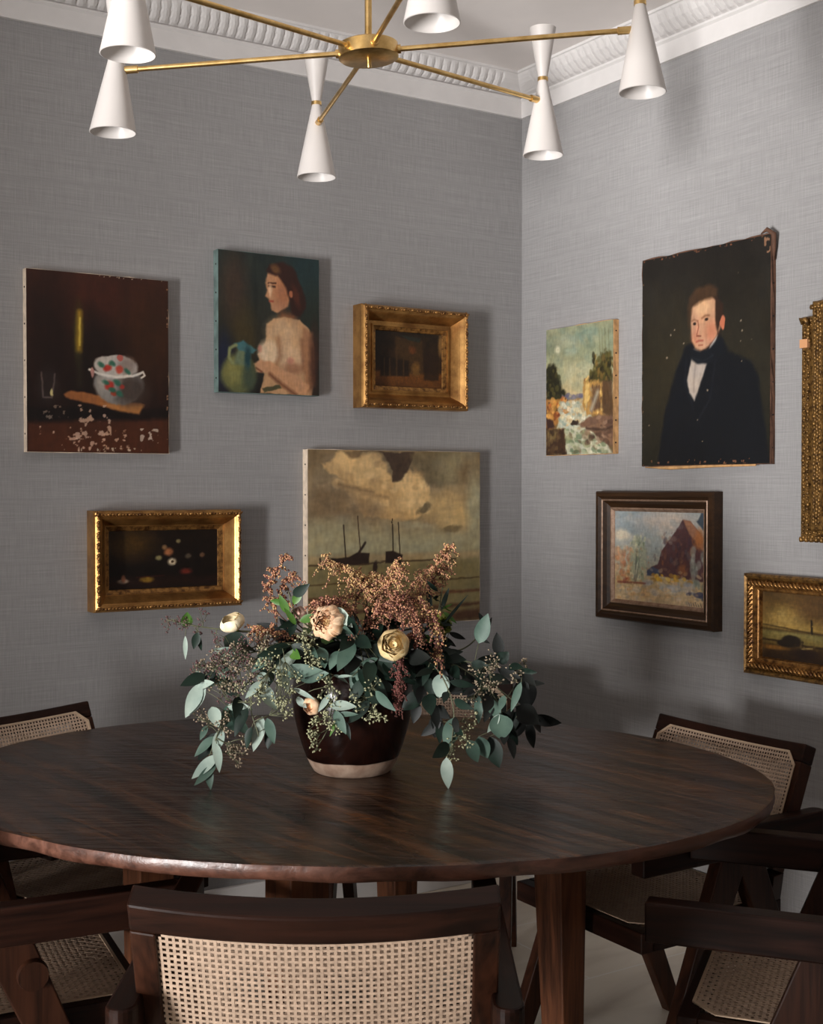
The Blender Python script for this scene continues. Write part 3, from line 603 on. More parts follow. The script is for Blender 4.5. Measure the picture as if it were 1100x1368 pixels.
A.patch(70,70,.18,(150,100,70),41,.8,.05,(.0,.975,1,1)); A.patch(60,60,.12,(130,80,56),42,.8,.05,(.0,0,1,.012)); A.patch(60,60,.15,(150,110,80),43,.7,.05,(.0,0,.012,1)); A.patch(50,50,.05,(150,110,84),44,.9,.05,(.955,0,1,.08))
A.mesh('painted_surface', t, -0.0202, gain=0.9, amp=0.0022)
m = MB(); rnd = random.Random(4)                                                                # torn canvas fold at the upper corner
m.tube([(w/2-0.03, -0.027, h/2+0.002), (w/2-0.005, -0.032, h/2+0.010), (w/2+0.010, -0.022, h/2-0.004), (w/2+0.006, -0.016, h/2-0.04), (w/2+0.003, -0.014, h/2-0.075)], [0.002, 0.006, 0.008, 0.006, 0.002], 8)
m.build('torn_canvas_fold', M_CANVAS_OLD, t, smooth=True)
m = MB(); m.tube([(-w/2+0.02, -0.022, -h/2-0.003), (-w/4, -0.024, -h/2-0.006), (0.05, -0.024, -h/2-0.003), (w/2-0.05, -0.022, -h/2-0.002)], [0.002, 0.006, 0.004, 0.003], 6)
m.build('folded_canvas_hem', M_CANVAS_TAN, t, smooth=True)

# --- mountain in walnut frame
t, w, h = hang('R', -0.446, -0.965, 0.954, 1.365, 'framed_painting', 'mountain landscape with orange trees in a dark walnut frame', 'painting')
frame_part(t, w, h, [(0,0),(0,0.036),(0.004,0.042),(0.016,0.044),(0.022,0.038),(0.026,0.036)], M_DKFRAME, 'outer_moulding')
frame_part(t, w, h, [(0.0255,0.037),(0.028,0.039),(0.031,0.036)], M_GILT_LINE, 'gilt_line')
frame_part(t, w, h, [(0.031,0.036),(0.040,0.026),(0.052,0.020)], M_DKFRAME, 'inner_moulding')
frame_part(t, w, h, [(0.052,0.022),(0.056,0.022),(0.064,0.014),(0.064,0.0)], M_GILT_LINE, 'silvered_slip')
A = Art(w-0.124, h-0.124, 240, 8)
A.fill((0, (150,156,156)), (.35, (168,170,164)), (.6, (176,168,146)), (.78, (184,160,118)), (1, (196,170,134))); A.tex(8, 8, 8, 3)
A.blob(.2,.12,.25,.16,(132,144,150),1,a=.7); A.blob(.6,.12,.3,.12,(190,174,160),1,a=.8); A.blob(.08,.27,.1,.06,(206,194,172),.8); A.blob(.4,.4,.12,.2,(140,152,152),1,a=.5)
A.poly([(.38,.66),(.44,.6),(.5,.58),(.54,.45),(.6,.33),(.7,.2),(.78,.08),(.86,.1),(.94,.2),(1,.3),(1,.72),(.4,.7)], (88,60,62), .015, .01)
A.poly([(.78,.08),(.86,.09),(.94,.2),(1,.3),(1,.42),(.9,.3),(.84,.22)], (158,112,86), .02, .008); A.blob(.95,.28,.05,.1,(164,104,62),.9); A.poly([(.92,.1),(.97,.0),(1,0),(1,.2)], (58,68,78), .02); A.dab(30, (.55,.3,.9,.62), .04, [(104,66,56),(70,54,66),(120,84,70),(94,84,92),(140,88,60)], 6, .6, .6); A.blob(.77,.62,.05,.06,(140,88,60),.9)
A.poly([(.38,.64),(.45,.6),(.52,.63),(.52,.7),(.38,.7)], (70,76,98), .02)
A.dab(26, (.0,.42,.2,.74), .05, [(186,124,84),(200,148,108),(170,106,74),(200,170,130)], 7, .6); A.dab(16, (.02,.68,.3,.8), .03, [(110,50,50),(150,80,60),(180,130,80)], 8, .7)
A.poly([(.22,.78),(.19,.6),(.18,.42),(.22,.3),(.27,.27),(.33,.33),(.37,.45),(.37,.62),(.33,.76)], (160,164,138), .04, .03, .85); A.dab(50, (.19,.28,.36,.75), .03, [(150,156,130),(190,190,160),(112,122,100),(206,198,164),(134,142,130)], 9, .7, .6); A.line([(.26,.45),(.24,.78)],.014,(92,88,84),.8,a=.7); A.line([(.3,.5),(.25,.78)],.012,(92,88,84),.8,a=.6)
A.dab(20, (.85,.4,1,.8), .045, [(140,146,134),(166,168,156),(110,120,110)], 10, .6, .7); A.dab(18, (.45,.68,.85,.76), .022, [(214,170,60),(196,150,60),(160,120,60)], 11, .8, 1.6); A.dab(18, (.36,.76,.9,.86), .03, [(140,146,160),(168,166,166),(196,186,170)], 12, .6, 2.6); A.dab(10, (.8,.84,1,.9), .02, [(60,64,84),(84,80,96)], 13, .8, 2)
A.dab(26, (0,.83,1,.98), .03, [(214,186,140),(200,160,110),(190,176,160),(210,176,130)], 14, .6, 2); A.line([(.04,.80),(.36,.79)],.02,(120,60,50),.9,a=.8)
for i, x in enumerate((.84,.86,.885,.91,.935,.96)): A.line([(x,.955-.01*(i%2)),(x+.012,.985)], .008, (60,50,56), .5, .002)
A.dab(70, (0,0,.75,.55), .03, [(150,158,160),(176,172,160),(196,180,164),(140,150,152),(200,188,166)], 40, .2, 1.6, 20)
A.dab(60, (.45,.2,.98,.68), .022, [(112,74,66),(76,60,70),(134,92,78),(160,110,80),(92,70,66),(60,50,60)], 41, .3, .6, 30)
A.dab(90, (0,.62,1,.98), .018, [(220,196,150),(196,160,110),(184,170,150),(206,150,90),(230,206,160),(150,120,96),(140,130,130)], 42, .35, 1.8)
A.dab(60, (0,.4,.4,.78), .02, [(190,120,80),(206,160,120),(150,150,124),(128,110,90),(214,190,150),(110,100,84)], 43, .3)
A.mesh('painted_surface', t, -0.012, gain=1.35, amp=.003)

# --- tall antique gilt frame, cut by the picture edge
t, w, h = hang('R', -1.279, -1.95, 1.231, 1.838, 'framed_painting', 'tall antique gilt frame with eared corners, the outermost on the lighter wall', 'painting')
frame_part(t, w, h, [(0,0),(0,0.030),(0.004,0.036),(0.030,0.036),(0.034,0.030),(0.038,0.030),(0.040,0.028)], M_GOLD_OLD, 'outer_moulding')
h2 = h+0.075
m = MB(); zt = h/2+0.036
pts = [(-w/2+0.048, -h/2+0.03), (w/2-0.048, -h/2+0.03), (w/2-0.048, zt), (-w/2+0.048, zt)]
inn = [(-w/2+0.13, -h/2+0.12), (w/2-0.13, -h/2+0.12), (w/2-0.13, zt-0.10), (-w/2+0.13, zt-0.10)]
def rg(f, y): return [(a[0]+(b[0]-a[0])*f, -y, a[1]+(b[1]-a[1])*f) for a, b in zip(pts, inn)]
m.loft([rg(0,0.0), rg(0,0.046), rg(0.05,0.052), rg(0.45,0.052), rg(0.5,0.044), rg(0.56,0.044), rg(0.9,0.02), rg(1,0.018), rg(1,0.0)], cap=False)
m.build('inner_moulding', M_GOLD_OLD, t)
lobes(t, w, h, 0.012, 0.036, 0.0075, 0.0105, M_GOLD_OLD, 'carved_ornament', 'rough', 3); lobes(t, w, h, 0.025, 0.036, 0.0075, 0.0105, M_GOLD_OLD, 'carved_ornament', 'rough', 4)
m = MB(); rnd = random.Random(8)
for i in range(60):
    for sx in (-1, 1):
        for q in (-1, 0, 1): m.ball((sx*(w/2-0.068)+q*0.0085+rnd.uniform(-1,1)*0.002, -0.051, -h/2+0.05+(zt+h/2-0.07)*(i+0.5*(q != 0))/59), 0.0075*rnd.uniform(.7,1.1), .8, .6, 1.2, 6, 4)
for i in range(56): m.ball((-w/2+0.05+(w-0.1)*i/55, -0.052, zt-0.016), 0.009*rnd.uniform(.6,1.05), 1, .6, 1, 6, 4)
m.build('leaf_ornament', M_GOLD_OLD, t, smooth=True)
m = MB()
for i in range(40):
    m.ball((-w/2+0.004+(w-0.008)*i/39, -0.034, -h/2+0.006), 0.009, .8, .8, 1.1, 6, 4)
m.build('base_beading', M_GOLD_OLD, t, smooth=True)
for sx in (-1, 1):
    for (ux, uz, r) in ((w/2-0.020, h/2-0.016, 0.013), (w/2-0.066, zt-0.014, 0.013)):
        m = MB(); m.tube([(sx*(ux-r), -0.044, uz-r*0.9), (sx*(ux-r*0.6), -0.050, uz+r*0.5), (sx*(ux+r*0.4), -0.052, uz+r*0.5), (sx*(ux+r*0.4), -0.048, uz-r*0.5)], [0.004,0.008,0.008,0.004], 7)
        m.build('corner_scroll', M_GOLD_OLD, t, smooth=True)
m = MB(); m.box((-w/2+0.004, -0.046, h/2-0.085), (-w/2+0.030, -0.036, h/2-0.062)); m.build('chipped_gesso_patch', plain('bare_gesso', srgb(206,150,104), .8), t)
A = Art(w-0.25, h-0.18, 90, 9); A.fill((0,(50,44,34)),(1,(34,26,20))); A.tex(10,6,6,2); A.mesh('painted_surface', t, -0.010, gain=1.0, origin=(0, 0.02))

# --- low gilt frame with lighthouse coast
t, w, h = hang('R', -1.079, -1.56, 0.850, 1.134, 'framed_painting', 'gilt framed golden evening coast painting hanging lowest on the lighter wall', 'painting')
frame_part(t, w, h, [(0,0),(0,0.034),(0.006,0.040),(0.012,0.036),(0.016,0.030)], M_GOLD_OLD, 'outer_moulding')
frame_part(t, w, h, [(0.016,0.030),(0.020,0.038),(0.026,0.041),(0.034,0.036),(0.040,0.026),(0.044,0.026),(0.047,0.024),(0.050,0.012),(0.050,0)], M_GOLD, 'inner_moulding')
lobes(t, w, h, 0.026, 0.040, 0.0095, 0.014, M_GOLD, 'rope_ornament', 'rope', 2)
A = Art(w-0.098, h-0.098, 140, 10)
A.fill((0, (84,62,34)), (.3, (112,86,44)), (.52, (150,122,64)), (.56, (80,62,32)), (.60, (120,108,62)), (.74, (110,92,46)), (.8, (60,42,20)), (1, (40,26,16)))
A.tex(12, 5, 5, 3, (1,.8,.5)); A.blob(.22,.34,.14,.14,(168,138,76),.9,a=.8); A.blob(.5,.2,.2,.2,(80,56,32),1,a=.7); A.blob(.8,.3,.2,.3,(84,62,36),1,a=.6); A.line([(0,.5),(.2,.52),(.45,.56),(1,.56)],.02,(66,50,28),.7)
A.line([(.0,.72),(.2,.73),(.3,.76),(1,.76)],.03,(44,30,16),.8); A.blob(.27,.71,.09,.09,(34,26,18),.3); A.blob(.22,.75,.08,.05,(34,26,18),.3); A.line([(.45,.38),(.455,.56)],.035,(30,24,18),.4); A.blob(.12,.83,.12,.03,(116,78,32),.8); A.blob(.4,.88,.12,.08,(34,22,16),.8); A.line([(.37,.8),(.46,.78)],.02,(140,116,70),.8); A.dab(10,(.3,.7,.6,.78),.02,[(44,32,20),(90,70,38)],5,.8)
A.mesh('painted_surface', t, -0.012, gain=1.05)
# ------------------------------------------------------------------ chandelier
CH = (-0.095, 2.82); CH_Z = 2.336
hub_w = cw(CH[0], CH[1], CH_Z)
ch = thing('chandelier', 'six armed brass chandelier with white double cone shades hanging above the table', 'chandelier', hub_w, -ROT)
TILT = math.radians(3.3)
def tl(x, y, z): return (x*math.cos(TILT)-z*math.sin(TILT), y, z*math.cos(TILT)+x*math.sin(TILT))
m = MB(); m.lathe([(0.0,-0.017),(0.062,-0.017),(0.066,-0.014),(0.066,0.014),(0.062,0.017),(0.0,0.017)], 56); m.v = [tl(*p) for p in m.v]
m.build('hub', M_BRASS, ch, auto=True)
m = MB(); m.lathe([(0.0045,-0.036),(0.0055,-0.034),(0.0055,-0.015),(0,-0.015)], 14); m.v = [tl(*p) for p in m.v]; m.build('finial', M_BRASS, ch, auto=True)
m = MB(); m.tube([(0,0,0.015),(0,0,CEIL-CH_Z-0.03)], 0.008, 12); m.build('hanging_rod', M_BRASS, ch, auto=True)
m = MB(); m.lathe([(0.0,CEIL-CH_Z-0.001),(0.06,CEIL-CH_Z-0.001),(0.058,CEIL-CH_Z-0.02),(0.02,CEIL-CH_Z-0.032),(0,CEIL-CH_Z-0.034)], 40); m.build('ceiling_canopy', M_BRASS, ch, auto=True)
ARMS = [(-4, 0.594, 1.8), (46, 0.62, .5), (106, 0.56, 0), (177, 0.564, 3.0), (227, 0.625, 1.0), (284, 0.545, 0)]
arm_end = []
for k, (deg, R_, ln_) in enumerate(ARMS):
    a = math.radians(deg); c_, s_ = math.cos(a), math.sin(a)
    tip = Vector(tl(c_*R_, s_*R_, 0)); tang = Vector((c_, s_, 0))
    def at(r): return Vector(tl(c_*r, s_*r, 0))
    m = MB(); m.tube([at(0.06), at(R_-0.045)], 0.0058, 12); arm = m.build('arm', M_BRASS, ch, auto=True)
    m = MB(); m.lathe([(0,0)],3) if False else None
    m.tube([at(0.062), at(0.072)], 0.0095, 12); m.build('arm_collar', M_BRASS, arm, auto=True)
    m = MB(); m.tube([at(R_-0.05), at(R_-0.047), at(R_-0.02), at(R_-0.018), at(R_-0.012)], [0.0085,0.0085,0.0085,0.011,0.011], 12); m.build('end_ferrule', M_BRASS, arm, auto=True)
    # double cone: waist 0.055 above the arm; hangs plumb
    sl = math.tan(math.radians(ln_))       # each double cone leans its top a little toward the hub
    def sh(mm): mm.v = [(p[0]+tip.x-c_*p[2]*sl, p[1]+tip.y-s_*p[2]*sl, p[2]+tip.z) for p in mm.v]; return mm
    wz = 0.056
    m = MB(); rw, rb, zb = 0.0115, 0.0515, wz-0.192
    m.lathe([(rw,wz-0.003),(rw+(rb-rw)*0.5,(wz+zb)/2),(rb,zb),(rb-0.0018,zb-0.0008),(rb-0.003,zb+0.001),(rw+(rb-rw)*0.5-0.003,(wz+zb)/2),(rw-0.002,wz-0.006)], 48, cap=False)
    s1 = sh(m).build('lower_shade', M_SHADE, ch, auto=True)
    m = MB(); ru, zu = 0.034, wz+0.128
    m.lathe([(rw,wz+0.003),(rw+(ru-rw)*0.5,(wz+zu)/2),(ru,zu),(ru-0.0018,zu+0.0008),(ru-0.003,zu-0.001),(rw+(ru-rw)*0.5-0.003,(wz+zu)/2),(rw-0.002,wz+0.006)], 48, cap=False)
    sh(m).build('upper_shade', M_SHADE, ch, auto=True)
    m = MB(); m.lathe([(0,wz-0.0045),(0.0135,wz-0.0045),(0.0135,wz+0.0045),(0,wz+0.0045)], 24); sh(m).build('waist_ring', M_BRASS, ch, auto=True)
    m = MB(); m.lathe([(0,wz-0.01),(0.012,wz-0.02),(0.012,wz-0.07),(0,wz-0.072)], 16); sh(m).build('lamp_holder', M_SHADE_IN, s1, auto=True)

# ------------------------------------------------------------------ table
TB = (-0.134, 2.815); TROT = math.radians(40) - ROT
tb = thing('dining_table', 'large dark lacquered oval dining table with a worn plank top', 'table', cw(TB[0], TB[1]), TROT)
EA, EB, EPH = 0.906, 0.711, math.radians(-7.4-40)
NT = 220; rnd = random.Random(5)
wob = [sum(math.sin(k*j*2*PI/NT+p)*a_ for k, p, a_ in ((3,1,.002),(7,2,.0016),(13,.5,.0014),(31,1.3,.0008))) for j in range(NT)]
def rim(j, off, z):
    t_ = 2*PI*j/NT; a_, b_ = (EA+off+wob[j])*math.cos(t_), (EB+off+wob[j])*math.sin(t_)
    return (a_*math.cos(EPH)-b_*math.sin(EPH), a_*math.sin(EPH)+b_*math.cos(EPH), z)
m = MB()
# upper skin as shrinking rings so the seams can be cut in as shallow grooves
fr = [1.0, 0.995, 0.98]+[1-0.02*i for i in range(2, 50)]
seams = (-0.47, -0.235, 0.02, 0.255, 0.49)
rings = []
for f in fr[::-1]:
    r = []
    for j in range(NT):
        x, y, z = rim(j, 0, 0.75); x, y = x*f, y*f
        z -= 0.0016*max([max(0, 1-abs(x-s-0.004*math.sin(y*5+s*9))/0.004) for s in seams]) + (0.0015 if f == 1 else 0)
        r.append((x, y, z))
    rings.append(r)
m.loft(rings, cap=False); m.add(rings[0], [tuple(range(NT))])
top = m.build('tabletop', M_TOP, tb, smooth=True)
m = MB()
for nz, off in ((0,0),): pass
m.loft([[rim(j, 0, 0.7486) for j in range(NT)], [rim(j, 0.0015+0.001*math.sin(j*1.7), 0.742) for j in range(NT)], [rim(j, 0.001*math.sin(j*2.9), 0.730) for j in range(NT)], [rim(j, -0.004+0.0015*math.sin(j*0.9), 0.722+0.0012*math.sin(j*.7)) for j in range(NT)], [rim(j, -0.03, 0.7205) for j in range(NT)]], cap=False)
m.add([rim(j, -0.03, 0.7205) for j in range(NT)], [tuple(reversed(range(NT)))])
m.build('tabletop_edge', M_RIM, tb, smooth=True)
LA, LB, LX, LY = 0.3515, 0.283, -0.012, -0.029
for sx, sy in ((1,1),(1,-1),(-1,1),(-1,-1)):
    m = MB(); x, y = LX+sx*LA, LY+sy*LB
    def sq(cx, cy, hw, z): return [(cx-hw,cy-hw,z),(cx+hw,cy-hw,z),(cx+hw,cy+hw,z),(cx-hw,cy+hw,z)]
    m.loft([sq(x+sx*0.008, y+sy*0.008, 0.029, 0), sq(x, y, 0.043, 0.60), sq(x, y, 0.043, 0.7195)])
    m.build('leg', M_LEG, tb, bevel=0.003)
for (x0_, y0_, x1_, y1_) in ((-LA, -LB, LA, -LB), (-LA, LB, LA, LB), (-LA, -LB, -LA, LB), (LA, -LB, LA, LB)):
    m = MB(); dx, dy = (1, 0) if y0_ == y1_ else (0, 1)
    x0_ += LX; x1_ += LX; y0_ += LY; y1_ += LY
    m.box((x0_+dx*0.043-(0.012 if dy else 0), y0_+dy*0.043-(0.012 if dx else 0), 0.635), (x1_-dx*0.043+(0.012 if dy else 0), y1_-dy*0.043+(0.012 if dx else 0), 0.7195))
    m.build('apron', M_LEG, tb, bevel=0.002)

# ------------------------------------------------------------------ cane chairs
def cane(fn, W, H, pitch, wd, cham, amp=0.0009, th=0.0007, inset=0.0):
    """woven strands over a W x H panel with cut corners; fn(u, v, n) -> point"""
    m = MB()
    def strand(run, c_, lo, hi, ph):
        n = max(2, int(round((hi-lo)/pitch))); rings = []
        for k in range(n+1):
            q = lo+(hi-lo)*k/n; gk = round(q/pitch)
            off = amp*(1 if (gk+ph) % 2 else -1)
            pts = [(c_-wd/2, off-th), (c_+wd/2, off-th), (c_+wd/2, off+th), (c_-wd/2, off+th)]
            rings.append([fn(a, q, b) if run == 'v' else fn(q, a, b) for a, b in pts])
        m.loft(rings, cap=False)
    nu = int(W/2/pitch); nv = int(H/2/pitch)
    for i in range(-nu, nu+1):
        u = i*pitch; lim = H/2 - max(0, cham-(W/2-abs(u))); strand('v', u, -lim, lim, i % 2)
    for j in range(-nv, nv+1):
        v = j*pitch; lim = W/2 - max(0, cham-(H/2-abs(v))); strand('h', v, -lim, lim, (j+1) % 2)
    return m
def binding(fn, W, H, cham, wd=0.006, n_off=0.0015):
    m = MB(); P = [(-W/2+cham,-H/2),(W/2-cham,-H/2),(W/2,-H/2+cham),(W/2,H/2-cham),(W/2-cham,H/2),(-W/2+cham,H/2),(-W/2,H/2-cham),(-W/2,-H/2+cham)]
    pts = []
    for i in range(8):
        a_, b_ = P[i], P[(i+1) % 8]; k = max(1, int(math.hypot(b_[0]-a_[0], b_[1]-a_[1])/0.02))
        for q in range(k): pts.append((a_[0]+(b_[0]-a_[0])*q/k, a_[1]+(b_[1]-a_[1])*q/k))
    pts.append(pts[0]); rings = []
    for i, (u, v) in enumerate(pts):
        rings.append([fn(u*(1+s1*wd/W), v*(1+s1*wd/H), n_off+s2*0.0012) for s1, s2 in ((-1,-1),(1,-1),(1,1),(-1,1))])
    m.loft(rings, cap=False); return m

LEAN = math.radians(22); BL = 0.30; BY, BZ = 0.448, 0.500; BW = 0.49; CY = 0.27
def bk(x, s_, n_):
    nn = n_ + 0.028*(1-(2*x/BW)**2) - 0.028
    return (x, BY + s_*math.sin(LEAN) + nn*math.cos(LEAN) - CY, BZ + s_*math.cos(LEAN) - nn*math.sin(LEAN))
def make_chair():
    r = thing('cane_chair', 'x', 'chair', (0,0,0))
    hw = 0.222; z0, z1 = 0.395, 0.442; tk = 0.036; y0, y1 = 0.0-CY, 0.44-CY
    m = MB(); m.box((-hw, y0, z0), (hw, y0+tk, z1)); f = m.build('seat_frame', M_CHAIR, r, bevel=0.003)
    m = MB(); m.box((-hw, y1-tk, z0), (hw, y1, z1)); m.build('back_seat_rail', M_CHAIR, f, bevel=0.003)
    for s_ in (-1, 1):
        m = MB(); m.box((min(s_*hw, s_*(hw-tk)), y0+tk, z0), (max(s_*hw, s_*(hw-tk)), y1-tk, z1)); m.build('side_seat_rail', M_CHAIRY, f, bevel=0.003)
    W, H = 2*(hw-tk)+0.030, 0.44-2*tk+0.030
    fn = lambda u, v, n_: (u, v+(y0+y1)/2, z1+0.0012+n_ - 0.004*(1-(2*u/W)**2)*(1-(2*v/H)**2))
    s1 = cane(fn, W, H, 0.0112, 0.0062, 0.045).build('seat_cane', M_CANE, r)
    binding(fn, W, H, 0.045, 0.0055, 0.0022).build('seat_binding', M_CORD, s1)
    fn2 = lambda u, v, n_: (u, v+(y0+y1)/2, z0+0.014+n_)
    cane(fn2, W-0.03, H-0.03, 0.0112, 0.0062, 0.03).build('under_seat_cane', M_CANE, s1)
    # backrest frame, gently bowed
    def bar(xs, s0, s1_, n0, n1):
        mm = MB(); mm.loft([[bk(x, s0, n0), bk(x, s1_, n0), bk(x, s1_, n1), bk(x, s0, n1)] for x in xs]); return mm
    xs = [-BW/2+BW*i/16 for i in range(17)]
    m = bar(xs, BL-0.044, BL, -0.042, 0.0); b = m.build('backrest', M_CHAIR, r, bevel=0.004)
    bar([-BW/2+0.036+(BW-0.072)*i/12 for i in range(13)], 0.0, 0.04, -0.042, 0.0).build('lower_back_rail', M_CHAIR, b, bevel=0.003)
    for s_ in (-1, 1):
        bar(sorted((s_*BW/2, s_*(BW/2-0.036))), 0.0, BL-0.044, -0.042, 0.0).build('back_stile', M_CHAIRZ, b, bevel=0.003)
    Wb, Hb = BW-0.066, BL-0.078
    for k, (n_, pt) in enumerate(((-0.0435, 0.0089), (-0.006, 0.0093))):
        sg = -1 if k == 0 else 1
        fb = lambda u, v, q, n_=n_, sg=sg: bk(u, v+0.04+Hb/2-0.002, n_+sg*q)
        c1 = cane(fb, Wb+(0.03 if k == 0 else -0.006), Hb+(0.03 if k == 0 else -0.006), pt, 0.0042, 0.03 if k == 0 else 0.012, 0.0004, 0.0004).build('back_cane', M_CANE, r)
        if k == 0: binding(fb, Wb+0.03, Hb+0.03, 0.03, 0.005, 0.0018).build('back_binding', M_CORD, c1)
    for s_ in (-1, 1):
        # uprights tying the backrest to the rear seat rail
        m = MB(); m.beam((s_*(hw-0.018), y1-0.018, z1-0.002), (s_*(BW/2-0.02), bk(s_*(BW/2-0.02), 0.01, -0.021)[1], 0.512), 0.032, 0.036, side=(1,0,0)); m.build('back_post', M_CHAIRZ, r, bevel=0.002)
        xl = s_*(hw+0.0185)
        ax, az = 0.27-CY, 0.60
        m = MB(); m.beam((xl, ax-0.012, az), (xl, 0.0-CY, 0.0), 0.036, 0.080, 0.032, 0.046, side=(1,0,0)); m.build('leg', M_CHAIRZ, r, bevel=0.003)
        m = MB(); m.beam((xl, ax+0.012, az), (xl, 0.545-CY, 0.0), 0.0355, 0.080, 0.032, 0.046, side=(1,0,0)); m.build('leg', M_CHAIRZ, r, bevel=0.003)
        xa = s_*(hw+0.034); hwid = 0.021
        pts = [(xa-hwid, -0.045-CY), (xa+hwid, -0.045-CY)]+[(xa+hwid*math.cos(a_), 0.515-CY+hwid*math.sin(a_)) for a_ in [PI*i/10 for i in range(11)]]
        m = MB(); m.prism(pts, 0.582, 0.650); m.build('armrest', M_CHAIRY, r, bevel=0.004)
    return r
def place(o, px, py, fx, fy, scale=1.0):
    """seat front edge centre (px, py) and facing (fx, fy), both as seen from the camera"""
    n = math.hypot(fx, fy); fx, fy = fx/n, fy/n; d = CY*scale
    o.location = cw(px-fx*d, py-fy*d, 0); o.rotation_euler = (0, 0, math.atan2(fx, -fy)-ROT); o.scale = (scale,)*3
CHAIRS = [
 ('dark teak chair seen from behind, its bowed cane back nearest the camera', -0.134, 2.262, -0.004, 1.0, 1.035),
 ('dark teak cane chair at the lower left, patch of light on its seat', -0.575, 2.52, 0.905, 0.425, 1.02),
 ('dark teak cane chair at the lower right, its armrest crossing below the table edge', 0.545, 2.43, -0.934, 0.357, 1.02),
 ('dark teak cane chair behind the table beneath the gilt coast painting', 0.37, 2.86, -0.84, -0.54, 0.98),
 ('dark teak chair at the far left, only its cane back showing past the table', -0.635, 2.95, 0.79, -0.61, 0.995),
 ('dark teak cane chair hidden behind the vase of flowers', 0.0, 3.305, -0.115, -0.993, 1.0)]
proto = make_chair()
for i, (lab, px, py, fx, fy, sc) in enumerate(CHAIRS):
    o = proto if i == 0 else copy_tree(proto)
    o['label'] = lab; o['group'] = 'cane chairs around the table'; place(o, px, py, fx, fy, sc)
    if i == 1:
        m = MB(); xx = -(0.222+0.036)
        m.tube([(xx-0.001, 0.21-CY, 0.525), (xx-0.014, 0.21-CY, 0.525)], [0.027, 0.025], 28); m.build('round_wooden_cap', M_CHAIRZ, o, auto=True)
# ------------------------------------------------------------------ vase and flowers
def glaze():
    m, nt, bs = newmat('dark_glaze_over_bare_clay'); bs.inputs['Specular IOR Level'].default_value = 0.5
    tc = nt.nodes.new('ShaderNodeTexCoord'); sp = nt.nodes.new('ShaderNodeSeparateXYZ'); L(nt, tc.outputs['Object'], sp.inputs[0])
    n = N(nt, 'ShaderNodeTexNoise', Scale=9.0, Detail=3.0); L(nt, tc.outputs['Object'], n.inputs['Vector'])
    a = N(nt, 'ShaderNodeMath', operation='MULTIPLY_ADD'); L(nt, n.outputs[0], a.inputs[0]); a.inputs[1].default_value = -0.012; L(nt, sp.outputs[2], a.inputs[2])
    g = N(nt, 'ShaderNodeMapRange'); L(nt, a.outputs[0], g.inputs[0]); g.inputs[1].default_value = 0.0255; g.inputs[2].default_value = 0.0275
    n2 = N(nt, 'ShaderNodeTexNoise', Scale=40.0, Detail=5.0); L(nt, tc.outputs['Object'], n2.inputs['Vector'])
    clay = ramp(nt, n2.outputs[0], [(0.3, srgb(160,128,108)), (0.7, srgb(204,176,154))]); gl = ramp(nt, n2.outputs[0], [(0.3, srgb(20,9,7)), (0.7, srgb(34,15,10))])
    mx = nt.nodes.new('ShaderNodeMix'); mx.data_type = 'RGBA'; L(nt, g.outputs[0], mx.inputs[0]); L(nt, clay, mx.inputs[6]); L(nt, gl, mx.inputs[7]); L(nt, mx.outputs[2], bs.inputs['Base Color'])
    r = N(nt, 'ShaderNodeMapRange'); L(nt, g.outputs[0], r.inputs[0]); r.inputs[3].default_value = 0.85; r.inputs[4].default_value = 0.2; L(nt, r.outputs[0], bs.inputs['Roughness'])
    return m
VX, VY, VZ = -0.131, 2.82, 0.7504
m = MB()
prof = [(0,0.0),(0.082,0.0),(0.087,0.004),(0.094,0.016),(0.103,0.034),(0.112,0.058),(0.121,0.088),(0.129,0.122),(0.1335,0.155),(0.134,0.182),(0.130,0.208),(0.120,0.232),(0.108,0.248),(0.103,0.256),(0.107,0.268),(0.111,0.272),(0.108,0.275),(0.099,0.268),(0.097,0.256),(0.110,0.238),(0.122,0.205),(0.124,0.17),(0.11,0.09),(0.085,0.02),(0,0.015)]
m.lathe(prof, 72)
va = m.build('vase', glaze(), auto=True); va.location = cw(VX, VY, VZ)
tag(va, 'dark brown glazed clay vase with a bare pale foot on the table', 'vase')

def leafmat(name, a, b, rough=0.5):
    m, nt, bs = newmat(name); bs.inputs['Roughness'].default_value = rough
    n = N(nt, 'ShaderNodeTexNoise', Scale=1.0, Detail=3.0); L(nt, coords(nt, (22,22,22)), n.inputs['Vector'])
    L(nt, ramp(nt, n.outputs[0], [(0.3, a), (0.7, b)]), bs.inputs['Base Color'])
    bs.inputs['Specular IOR Level'].default_value = 0.28
    return m
LV_PALE = leafmat('pale_blue_leaf', srgb(132,150,140), srgb(168,182,169), .55)
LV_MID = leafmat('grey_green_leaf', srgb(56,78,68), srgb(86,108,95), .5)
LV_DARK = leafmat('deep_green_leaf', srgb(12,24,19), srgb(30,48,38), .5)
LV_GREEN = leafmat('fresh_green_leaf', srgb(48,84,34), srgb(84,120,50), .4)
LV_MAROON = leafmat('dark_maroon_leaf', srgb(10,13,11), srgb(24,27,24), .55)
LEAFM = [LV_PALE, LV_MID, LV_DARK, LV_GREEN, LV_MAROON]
M_STEM = plain('green_stem', srgb(86,88,64), .6, var=.25, scale=40)
M_TWIG = plain('brown_twig', srgb(92,64,50), .7, var=.2, scale=40)
M_SEED = plain('eucalyptus_seed', srgb(164,164,128), .55, var=.25, scale=90)
M_SEEDB = plain('brown_seed', srgb(150,134,112), .55, var=.25, scale=90)
M_PBERRY = plain('plum_berry', srgb(96,66,66), .45, var=.25, scale=60)
M_BELL = plain('rust_pink_bell_floret', srgb(180,128,98), .6, var=.35, scale=30)
M_BELL_Y = plain('golden_bell_floret', srgb(196,160,108), .6, var=.3, scale=30)
